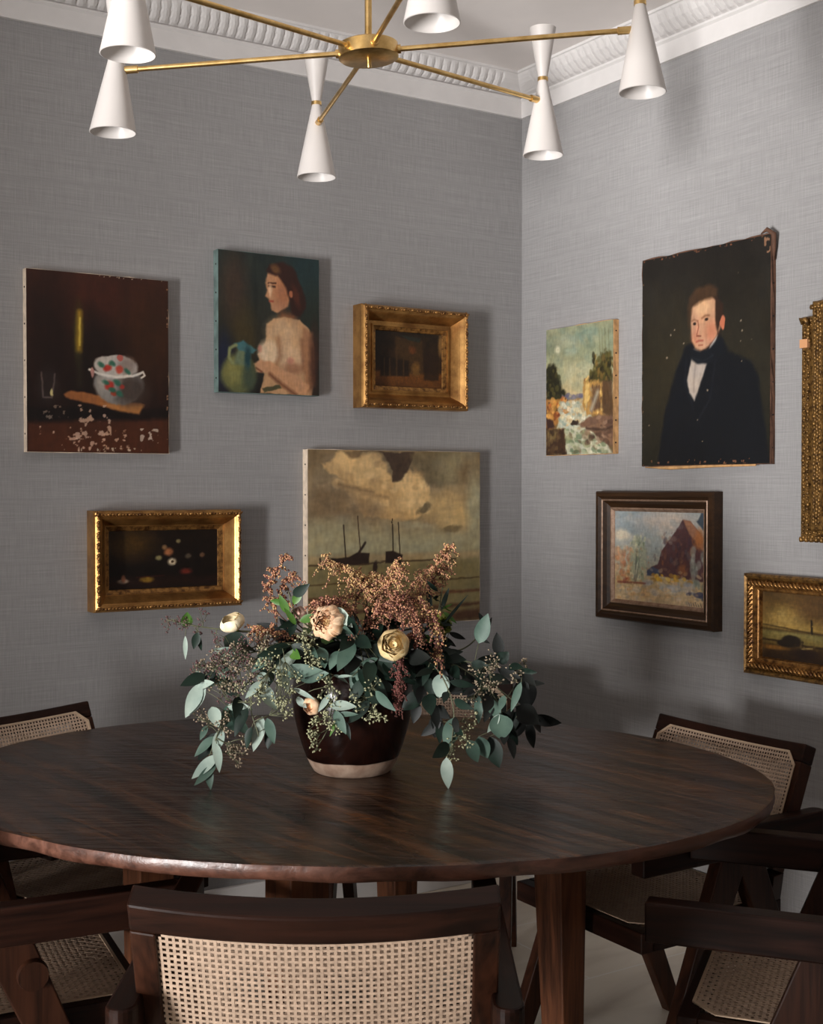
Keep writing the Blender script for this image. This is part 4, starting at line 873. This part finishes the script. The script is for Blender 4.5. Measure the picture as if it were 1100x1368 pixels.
M_BELL_D = plain('dark_red_floret', srgb(112,62,56), .6, var=.3, scale=40)

def bq(px, py, dy=0.0):
    """a point at depth (vase axis + dy) in metres, given by the viewing ray it was measured on -> room coordinates"""
    d = VY + dy
    return cw((px-550)/F_PX*d, d, CAM_H-(py-650)/F_PX*d)
MOUTH = cw(VX, VY, VZ+0.25)
RIGHT = cdir(1, 0); AWAY = cdir(0, 1); UP = Vector((0, 0, 1))
def leaf(m, base, d, nrm, ln, wd, mat, droop=0.12, fold=0.25, shape=0.8):
    m.cur = mat; d = Vector(d).normalized(); nrm = Vector(nrm); sd = d.cross(nrm)
    if sd.length < 1e-4: sd = d.orthogonal()
    sd.normalize(); nrm = sd.cross(d).normalized(); K = 8; vs_ = []
    for i in range(K+1):
        t = i/K; w_ = wd/2*math.sin(PI*t**shape)**0.85 if 0 < t < 1 else 0.0003
        p = base + d*(ln*t) - nrm*(droop*ln*t*t)
        vs_ += [p - sd*w_ + nrm*w_*fold, p, p + sd*w_ + nrm*w_*fold]
    fs = []
    for i in range(K):
        a = i*3; fs += [(a, a+1, a+4, a+3), (a+1, a+2, a+5, a+4)]
    m.add(vs_, fs); m.cur = 0
def curve(pts, n=16):
    """Catmull-Rom through points"""
    P = [pts[0]*2-pts[1]]+list(pts)+[pts[-1]*2-pts[-2]]; out = []
    for i in range(1, len(P)-2):
        for k in range(n):
            t = k/n; a, b, c, d = P[i-1], P[i], P[i+1], P[i+2]
            out.append(0.5*((2*b)+(c-a)*t+(2*a-5*b+4*c-d)*t*t+(3*b-a-3*c+d)*t**3))
    out.append(pts[-1]); return out
def flower_thing(name, label, cat, group=None):
    return thing(name, label, cat, MOUTH, 0, group)
def view_normal(rnd, p, tilt=0.6):
    v = (cam.location - p).normalized(); return (v + UP*rnd.uniform(-.2,.6) + Vector([rnd.uniform(-1,1)*tilt for _ in range(3)])).normalized()

def euca(label, pts, seed, leaves=10, lsize=0.07, lw=0.36, mats=(0,1,1,2), heroes=(), seeds=(), seedmat=None, start=0.35, name='eucalyptus_branch', group='eucalyptus branches in the vase'):
    rnd = random.Random(seed); t = flower_thing(name, label, 'branch', group)
    P = [MOUTH + RIGHT*rnd.uniform(-.04,.04) + AWAY*rnd.uniform(-.03,.03)] + [bq(*q) for q in pts]
    cv = curve(P, 10); m = MB(); m.tube(cv, [0.0026-0.0016*i/len(cv) for i in range(len(cv))], 6)
    lf = MB(); sb = MB(); tw = m
    for i in range(leaves):
        f = start + (1-start)*(i+rnd.random()*0.6)/leaves; k = min(len(cv)-2, int(f*(len(cv)-1))); p = cv[k]; d = (cv[k+1]-cv[k]).normalized()
        out = (d*0.5 + RIGHT*rnd.uniform(-1,1) + UP*rnd.uniform(-1.0,0.35) + AWAY*rnd.uniform(-1,.4)).normalized(); q = p + out*0.012
        m.tube([p, q], 0.0009, 4); s_ = lsize*rnd.uniform(.7,1.15)
        leaf(lf, q, out, view_normal(rnd, q), s_, s_*lw*rnd.uniform(.85,1.2), rnd.choice(mats), rnd.uniform(0,.25))
    for (px, py, dy, px2, py2, dy2, wf, mt) in heroes:      # base, tip, width / length, colour
        a, b = bq(px, py, dy), bq(px2, py2, dy2); near = min(cv, key=lambda c: (c-a).length)
        m.tube([near, (near+a)/2 + UP*0.004, a], 0.0009, 4)
        leaf(lf, a, b-a, view_normal(rnd, a, .25), (b-a).length, (b-a).length*wf, mt, 0.06)
    for (px, py, dy, n, rad) in seeds:
        c = bq(px, py, dy); near = min(cv, key=lambda q: (q-c).length); hub = near.lerp(c, .55); m.tube([near, hub], 0.0011, 5)
        for k in range(max(3, n//5)):
            e = c + Vector([rnd.gauss(0,1) for _ in range(3)])*rad*.62; e = e if (e-c).length < rad*1.3 else c.lerp(e, .6)
            mid = hub.lerp(e, .55) + UP*rnd.uniform(-.003,.004); m.tube([hub, mid, e], 0.0006, 4)
            for j in range(5):
                dd = (Vector([rnd.gauss(0,1) for _ in range(3)]) + (e-hub).normalized()*.6).normalized(); s_ = e + dd*0.0065
                m.tube([e, s_], 0.0004, 3); r = rnd.uniform(.0019,.003); sb.octa(s_+dd*r, dd, r*.9, r*1.35)
    m.build('stem', M_STEM, t, smooth=True, origin=MOUTH)
    lf.build('leaves', LEAFM, t, smooth=True, origin=MOUTH)
    if seeds: sb.build('seed_clusters', seedmat or M_SEED, t, smooth=True, origin=MOUTH)
    return t
def plume(label, pts, seed, n=260, spread=0.030, mats=None, tip=0.25, droop=0.5, name='bell_flower_plume', r0=.0021, strands=16):
    rnd = random.Random(seed); t = flower_thing(name, label, 'flower spray', 'rust coloured flower sprays in the vase')
    P = [MOUTH + RIGHT*rnd.uniform(-.03,.03)] + [bq(*q) for q in pts]; cv = curve(P, 10)
    m = MB(); m.tube(cv, [0.0022-0.0015*i/len(cv) for i in range(len(cv))], 5); fl = MB()
    n = int(n*1.45); strands = int(strands*1.15); per = max(4, n//strands)
    for k in range(strands):
        f = 0.50 + 0.50*(k+rnd.random())/strands; i = min(len(cv)-2, int(f*(len(cv)-1))); p = cv[i]; d = (cv[i+1]-cv[i]).normalized()
        out = (d*0.6 + Vector([rnd.gauss(0,.8) for _ in range(3)])).normalized(); ln = spread*(1.5-f*.85)*rnd.uniform(.7,1.4)
        pts_ = [p + out*ln*s_ - UP*droop*ln*s_*s_ for s_ in (0, .33, .66, 1.0)]
        m.tube(pts_, 0.0006, 4)
        for j in range(per):
            s_ = j/per; q = p + out*ln*s_ - UP*droop*ln*s_*s_; off = Vector([rnd.gauss(0,1) for _ in range(3)]).normalized()*0.0038
            fl.cur = rnd.choice((0,0,0,1,2)) if mats is None else rnd.choice(mats); r = r0*rnd.uniform(.8,1.25)
            fl.octa(q+off, off-UP*.004, r, r*1.25)
    m.build('stem', M_TWIG, t, smooth=True, origin=MOUTH); fl.build('florets', [M_BELL, M_BELL_Y, M_BELL_D], t, smooth=True, origin=MOUTH)
    return t

E_ = euca
E_('eucalyptus branch cascading furthest down over the table on the left side', [(420,880,-.05),(345,900,-.12),(300,960,-.16),(272,1030,-.18)], 1, 7, .065, mats=(0,1,2), heroes=[
   (268,915,-.14,247,958,-.16,.42,0),(262,918,-.14,284,912,-.17,.4,0),(285,985,-.16,258,1012,-.17,.34,1),(296,975,-.16,284,1010,-.18,.42,0),(290,1010,-.18,254,1042,-.19,.34,0),(288,1022,-.18,258,1051,-.2,.3,1),(282,945,-.16,291,972,-.18,.6,0),(290,980,-.15,262,1018,-.13,.36,2),(276,970,-.15,266,990,-.16,.4,1)],
   seeds=[(268,963,-.15,50,.020),(300,975,-.16,60,.024),(312,1000,-.17,60,.024),(318,1012,-.17,40,.016)], seedmat=M_SEEDB)
E_('eucalyptus branch with large pale leaves left of the vase above the table', [(425,880,-.06),(370,890,-.14),(335,935,-.18),(345,985,-.2)], 2, 6, .06, mats=(1,0,2), heroes=[
   (303,944,-.16,337,948,-.18,.36,0),(305,940,-.15,316,980,-.15,.75,1),(345,912,-.16,369,936,-.18,.36,0),(350,958,-.18,338,1006,-.19,.34,0),(356,960,-.18,366,995,-.19,.4,1),(343,902,-.15,360,910,-.17,.6,0),(362,975,-.17,356,1002,-.17,.5,2)],
   seeds=[(375,950,-.18,50,.022),(330,925,-.16,45,.022),(380,925,-.16,40,.02)])
E_('eucalyptus branch reaching left over the table under the cream rose', [(420,870,-.04),(350,870,-.1),(300,885,-.13),(262,915,-.14)], 3, 8, .06, mats=(1,0,2,2), heroes=[
   (306,892,-.13,272,920,-.14,.42,1),(285,893,-.12,303,902,-.14,.5,0),(272,912,-.14,246,960,-.15,.42,0),(300,850,-.1,333,872,-.12,.7,2),(296,905,-.1,320,935,-.1,.5,2)],
   seeds=[(295,882,-.13,90,.028),(318,880,-.14,90,.028),(345,862,-.13,70,.026),(300,915,-.14,80,.025),(275,893,-.12,40,.016),(340,892,-.15,80,.028),(312,905,-.15,60,.022)], seedmat=M_SEEDB)
E_('eucalyptus branch crowding the vase mouth on the left', [(430,870,-.08),(400,860,-.13),(370,860,-.16)], 4, 9, .065, mats=(1,2,2,0), heroes=[
   (398,868,-.14,368,898,-.17,.38,0),(374,898,-.16,430,896,-.18,.34,1),(427,865,-.15,434,893,-.17,.6,1),(388,870,-.14,400,880,-.18,.5,3),(398,880,-.1,366,860,-.12,.5,2),(348,875,-.1,362,900,-.12,.9,2)],
   seeds=[(360,880,-.16,70,.024),(405,865,-.16,50,.022),(385,905,-.18,70,.024),(375,935,-.18,45,.018),(420,880,-.17,50,.02),(350,925,-.18,60,.022)])
E_('eucalyptus sprig hanging in front of the vase over its dark glaze', [(440,890,-.13),(445,930,-.17),(438,975,-.165)], 5, 3, .05, mats=(1,0), heroes=[
   (440,944,-.18,476,944,-.19,.42,0),(396,932,-.15,409,947,-.16,.5,0),(450,955,-.18,478,955,-.19,.25,1),(452,960,-.18,440,985,-.19,.2,3),(462,965,-.16,468,990,-.17,.25,2),(392,920,-.15,420,935,-.17,.2,0),(398,905,-.14,438,900,-.17,.45,1),(450,905,-.15,470,903,-.17,.2,0)],
   seeds=[(432,960,-.18,60,.024),(440,940,-.18,40,.02),(420,985,-.18,35,.016),(424,1000,-.18,18,.010),(448,975,-.18,30,.016),(440,915,-.17,40,.020)])
E_('eucalyptus sprig of dark leaves hanging at the front centre of the vase', [(480,880,-.12),(495,910,-.16),(500,940,-.165)], 6, 6, .065, mats=(2,2,1), heroes=[
   (478,895,-.15,520,938,-.17,.42,2),(486,928,-.16,522,942,-.18,.36,2),(470,905,-.14,500,925,-.16,.5,2),(505,870,-.12,476,862,-.14,.4,2),(472,880,-.13,500,885,-.15,.3,2)],
   seeds=[(495,950,-.175,45,.022),(505,965,-.175,25,.014),(480,935,-.17,30,.018),(500,920,-.17,30,.016)])
E_('eucalyptus branch of broad dark leaves between the two pale roses', [(460,860,-.08),(470,850,-.13),(480,855,-.16)], 7, 9, .075, mats=(2,2,1), heroes=[
   (447,812,-.16,470,838,-.19,.42,0),(505,880,-.14,478,890,-.15,.3,1),(452,870,-.15,440,895,-.17,.5,1),(500,895,-.13,545,908,-.15,.4,2),(488,905,-.13,530,925,-.15,.4,2)], seeds=[(420,850,-.14,35,.02)])
E_('eucalyptus branch arching right and dropping to the lone pale leaf tip', [(520,870,-.06),(575,885,-.12),(605,940,-.16),(603,1005,-.17)], 8, 10, .058, mats=(4,2,2), heroes=[
   (597,1013,-.17,599,1056,-.18,.42,0),(606,960,-.15,594,1000,-.17,.42,1),(592,900,-.13,586,934,-.14,.7,0),(590,965,-.13,562,985,-.12,.4,4),(612,975,-.15,600,1000,-.17,.35,1),(625,990,-.15,640,1020,-.15,.6,1),(580,880,-.12,590,900,-.13,.8,2)],
   seeds=[(618,985,-.17,36,.022),(608,1003,-.17,36,.020),(625,965,-.16,24,.014)])
E_('eucalyptus branch with seed pods reaching furthest right toward the wall', [(520,870,-.03),(600,880,-.06),(655,890,-.1),(705,895,-.12)], 9, 18, .052, lw=.42, mats=(2,4,4,2), heroes=[
   (640,860,-.08,652,820,-.09,.5,1),(668,878,-.08,664,845,-.07,.5,4),(700,915,-.1,729,913,-.11,.35,4),(697,912,-.13,683,952,-.14,.26,1),(665,885,-.1,680,872,-.12,.8,2),(640,930,-.12,640,968,-.13,.34,1),(600,845,-.06,623,855,-.05,.3,4),(590,850,-.06,610,865,-.05,.3,4)],
   seeds=[(645,895,-.12,40,.022),(690,900,-.13,34,.018),(705,888,-.12,14,.010),(660,885,-.12,40,.02)], seedmat=M_SEEDB)
E_('eucalyptus branch hanging in a thick bunch over the table on the right', [(530,870,-.04),(610,890,-.08),(660,930,-.12),(680,985,-.12)], 10, 22, .055, lw=.42, mats=(2,4,4,2), heroes=[
   (668,955,-.14,672,990,-.15,.95,1),(668,955,-.14,652,980,-.15,.35,0),(655,935,-.13,668,962,-.14,.6,1),(655,985,-.12,668,1028,-.13,.55,2),(690,945,-.08,722,968,-.08,.7,4),(640,985,-.13,652,1015,-.13,.7,1),(675,930,-.14,668,950,-.15,.5,1)],
   seeds=[(640,925,-.13,50,.024),(660,910,-.13,40,.02),(622,940,-.13,36,.02)], seedmat=M_SEEDB)
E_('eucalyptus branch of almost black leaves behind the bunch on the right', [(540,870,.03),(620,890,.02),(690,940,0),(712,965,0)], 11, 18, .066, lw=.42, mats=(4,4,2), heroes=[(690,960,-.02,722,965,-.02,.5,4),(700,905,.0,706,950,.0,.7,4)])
E_('eucalyptus branch hanging low just right of the vase', [(530,875,-.05),(560,890,-.09),(575,930,-.12),(590,960,-.12)], 12, 14, .055, lw=.5, mats=(2,4,2), heroes=[(575,870,-.1,590,900,-.11,.9,2),(560,940,-.1,552,968,-.1,.5,4)])
E_('thin bare forked twig rising above the right hand foliage', [(540,870,-.0),(610,870,-.02),(640,850,-.03),(652,832,-.04)], 13, 3, .03, mats=(4,), start=.7, name='thin_twig', group='twigs in the vase')
E_('dark berried twig reaching far left below the wide gilt frame', [(420,850,-.05),(340,845,-.06),(270,838,-.08),(222,828,-.09)], 14, 0, heroes=[
   (248,838,-.08,250,818,-.08,.8,3),(264,845,-.09,258,868,-.09,.5,2),(262,846,-.08,269,870,-.08,.3,2),(247,850,-.09,247,882,-.09,.2,0)],
   seeds=[(225,830,-.09,26,.018),(240,835,-.08,26,.018),(272,825,-.08,12,.012),(288,850,-.08,14,.014),(258,838,-.08,18,.014)], seedmat=M_PBERRY, name='berried_twig', group='twigs in the vase')
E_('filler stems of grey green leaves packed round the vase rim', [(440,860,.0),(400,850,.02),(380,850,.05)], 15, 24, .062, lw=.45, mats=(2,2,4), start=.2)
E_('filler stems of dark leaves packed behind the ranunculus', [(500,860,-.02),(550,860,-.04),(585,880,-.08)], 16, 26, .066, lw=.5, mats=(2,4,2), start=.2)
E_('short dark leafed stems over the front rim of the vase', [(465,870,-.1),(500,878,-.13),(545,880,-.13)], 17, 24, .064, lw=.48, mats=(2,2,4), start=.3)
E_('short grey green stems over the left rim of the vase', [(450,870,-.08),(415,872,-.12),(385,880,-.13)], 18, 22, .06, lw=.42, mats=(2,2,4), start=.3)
# fresh green foliage
E_('bright green leafed twig standing beside the left rust plume', [(430,850,-.05),(395,820,-.1),(385,790,-.1)], 20, 6, .045, lw=.4, mats=(3,3,2), heroes=[(392,808,-.1,404,782,-.11,.4,3),(385,820,-.1,373,795,-.11,.4,3),(400,830,-.12,428,822,-.13,.4,3),(395,835,-.11,380,812,-.12,.3,3)], name='green_leafed_twig', group='green twigs in the vase')
E_('fern like green sprig standing right of the rust plumes', [(540,860,-.02),(580,830,-.04),(592,785,-.05)], 21, 16, .034, lw=.24, mats=(3,3,2), heroes=[(575,820,-.05,572,780,-.05,.2,2),(590,815,-.05,600,785,-.05,.22,2),(592,835,-.05,625,795,-.05,.08,2)], name='fern_sprig', group='green twigs in the vase')

# rust coloured plumes
P_ = plume
P_('curled rust plume standing tallest on the left side of the bouquet', [(425,860,-.02),(372,820,-.06),(362,780,-.07),(384,738,-.08)], 31, 420, .030, strands=26, droop=.2)
P_('short rust plume at the left of the bouquet behind the cream rose', [(425,860,-.02),(370,845,-.08),(338,842,-.09)], 32, 420, .045, strands=22)
P_('curling rust plume leaning left beside the ships painting', [(430,860,.0),(385,820,-.05),(375,785,-.05),(398,765,-.04)], 33, 300, .032, strands=20)
P_('long rust plume pointing up right across the ships painting', [(490,860,-.03),(535,800,-.05),(575,765,-.06),(607,724,-.06)], 34, 560, .042, strands=34, mats=(0,0,1))
P_('rust plume reaching up left in front of the painted ships', [(480,860,-.03),(490,800,-.06),(465,762,-.08),(434,748,-.09)], 35, 560, .044, strands=32, mats=(0,1,1))
P_('dense rust plume at the centre of the bouquet', [(485,860,-.05),(505,810,-.09),(520,775,-.1),(530,752,-.1)], 36, 640, .052, strands=34, mats=(0,0,1))
P_('rust plume bending low left toward the peach rose', [(480,855,-.05),(470,815,-.1),(440,805,-.12),(420,808,-.12)], 37, 420, .036, strands=24, mats=(0,2,0))
P_('rust plume arching right and hanging past the ranunculus', [(500,850,-.05),(550,800,-.1),(580,825,-.13),(588,880,-.13)], 38, 520, .036, strands=30, mats=(0,2,1), droop=1.0)
P_('broad rust plume drooping above the ranunculus', [(495,850,-.05),(525,800,-.11),(550,815,-.14),(553,855,-.15)], 39, 620, .044, strands=32, mats=(0,2,0), droop=1.0)
P_('dark red tassel hanging down in front of the vase', [(510,850,-.1),(530,870,-.15),(533,910,-.17),(533,945,-.17)], 40, 420, .020, strands=30, mats=(2,), droop=1.2, r0=.0019)
P_('rust plume behind the ranunculus leaning right', [(500,850,.0),(545,810,.0),(575,780,.0),(592,752,.0)], 41, 420, .044, strands=26)
P_('rust plume filling the gap behind the peach rose', [(480,855,.0),(475,815,-.02),(480,785,-.03),(500,768,-.03)], 42, 480, .05, strands=26, mats=(0,2,1))

P_('loose tan plume spreading over the middle of the ships painting', [(490,850,-.02),(500,805,-.03),(505,780,-.04),(470,770,-.05)], 43, 420, .055, strands=26, mats=(0,1,1))
P_('rust plume massed low between the peach rose and the ranunculus', [(480,865,-.08),(490,840,-.13),(505,815,-.15),(530,805,-.16)], 44, 420, .046, strands=26, mats=(0,2,0))
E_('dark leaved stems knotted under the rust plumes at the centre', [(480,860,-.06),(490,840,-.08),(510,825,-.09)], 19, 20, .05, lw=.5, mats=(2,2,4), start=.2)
E_('plum seeded sprays hanging thickly at the far left of the bouquet', [(420,865,-.06),(340,865,-.11),(280,895,-.13)], 24, 0, seeds=[(262,890,-.13,30,.012),(285,897,-.14,60,.02),(300,890,-.15,70,.022),(322,893,-.15,80,.024),(330,868,-.14,60,.022),(300,870,-.13,50,.02),(300,930,-.15,50,.02)], seedmat=M_PBERRY, name='seeded_spray', group='twigs in the vase')

# blooms
def petal_mat(name, a, b):
    m, nt, bs = newmat(name); bs.inputs['Roughness'].default_value = 0.6
    n = N(nt, 'ShaderNodeTexNoise', Scale=1.0, Detail=3.0); L(nt, coords(nt, (60,60,60)), n.inputs['Vector']); L(nt, ramp(nt, n.outputs[0], [(0.3, a), (0.7, b)]), bs.inputs['Base Color'])
    bs.inputs['Subsurface Weight'].default_value = 0.15; bs.inputs['Subsurface Radius'].default_value = (.01,.006,.004); bs.inputs['Subsurface Scale'].default_value = 0.3
    return m
M_CREAM = petal_mat('cream_petal', srgb(226,208,168), srgb(246,232,200)); M_PEACH = petal_mat('peach_petal', srgb(222,172,130), srgb(246,214,178)); M_BUTTER = petal_mat('butter_petal', srgb(206,176,120), srgb(234,210,160))
def bloom(name, label, c, axis, R_, layers, per, mat, seed, openness=1.0, ruffle=.08, heart=None):
    rnd = random.Random(seed); t = flower_thing(name, label, 'flower'); c = Vector(c); ax = Vector(axis).normalized(); u = ax.orthogonal().normalized(); w = ax.cross(u)
    m = MB()
    for k in range(layers):
        f = (k+1)/layers; r = R_*(0.16+0.84*f); ph0 = rnd.uniform(0, 6.28); lean = 0.10+0.30*f*openness
        for j in range(per):
            ph = ph0+2*PI*j/per; hw_ = PI/per*1.35; nA, nT = 7, 7; vs_ = []; ed = rnd.uniform(.9,1.08)
            for a_ in range(nA):
                s_ = -1+2*a_/(nA-1)
                for b_ in range(nT):
                    tt = b_/(nT-1)*(1-0.18*s_*s_)*ed; th = PI*(0.06+(0.50+lean)*tt)
                    th2 = min(th, PI*.80); rr = r*math.sin(th2)*(1+ruffle*math.sin(5*s_+k+j)*tt) + (0.25*r*max(0, tt-.75)*f*openness)
                    hh = -r*0.82*math.cos(th2)*(1.0-.15*f) + (0.10*R_*(1-f))
                    p_ = ph+s_*hw_; vs_.append(c + u*rr*math.cos(p_) + w*rr*math.sin(p_) + ax*hh)
            m.add(vs_, [(a_*nT+b_, (a_+1)*nT+b_, (a_+1)*nT+b_+1, a_*nT+b_+1) for a_ in range(nA-1) for b_ in range(nT-1)])
    m.build('petals', mat, t, smooth=True, origin=MOUTH)
    m = MB(); base = c-ax*R_*.8
    for j in range(5):
        a_ = 2*PI*j/5; leaf(m, base, ax*.6+u*math.cos(a_)+w*math.sin(a_), ax, R_*.9, R_*.35, 0, -.3)
    m.ball(base, R_*.22); m.build('sepals', LV_GREEN, t, smooth=True, origin=MOUTH)
    m = MB(); m.tube(curve([MOUTH, MOUTH.lerp(base,.5)+UP*.02, base], 6), .0024, 6); m.build('stem', M_STEM, t, smooth=True, origin=MOUTH)
    if heart:
        m = MB()
        for i in range(40): m.ball(c+ax*R_*rnd.uniform(-.05,.35)+u*rnd.gauss(0,1)*R_*.16+w*rnd.gauss(0,1)*R_*.16, .0016, 1,1,1,5,4)
        m.build('stamens', heart, t, smooth=True, origin=MOUTH)
    return t
TOC = -AWAY
bloom('rose', 'cream rose bud opening upward at the left of the bouquet', bq(310,832,-.10), UP*.9-RIGHT*.35+TOC*.35, .027, 5, 4, M_CREAM, 1, .35, .1)
bloom('garden_rose', 'peach garden rose facing out beside a pale leaf, left of centre', bq(438,832,-.17), TOC*1.0-RIGHT*.45+UP*.25, .036, 9, 6, M_PEACH, 2, .8, .2, M_BELL_Y)
bloom('ranunculus', 'round butter yellow ranunculus above the front of the vase', bq(526,862,-.17), TOC*1.0+UP*.25-RIGHT*.1, .0335, 9, 6, M_BUTTER, 3, .25, .04)
bloom('rose', 'small peach rose tucked low on the vase behind seed pods', bq(416,944,-.155), TOC*.9-RIGHT*.6-UP*.2, .020, 5, 5, M_PEACH, 4, .7, .1)
bloom('rose', 'dull pink rose half buried in leaves at the upper left', bq(398,822,-.08), TOC*.8+UP*.5-RIGHT*.3, .020, 5, 5, petal_mat('dusty_pink_petal', srgb(176,140,124), srgb(206,172,154)), 6, .7, .1)
bloom('chrysanthemum', 'yellow green bloom behind the fern sprig at the right', bq(590,835,-.04), TOC*.8+RIGHT*.4+UP*.2, .024, 6, 9, petal_mat('lime_petal', srgb(110,120,44), srgb(150,158,66)), 5, .9, .2)
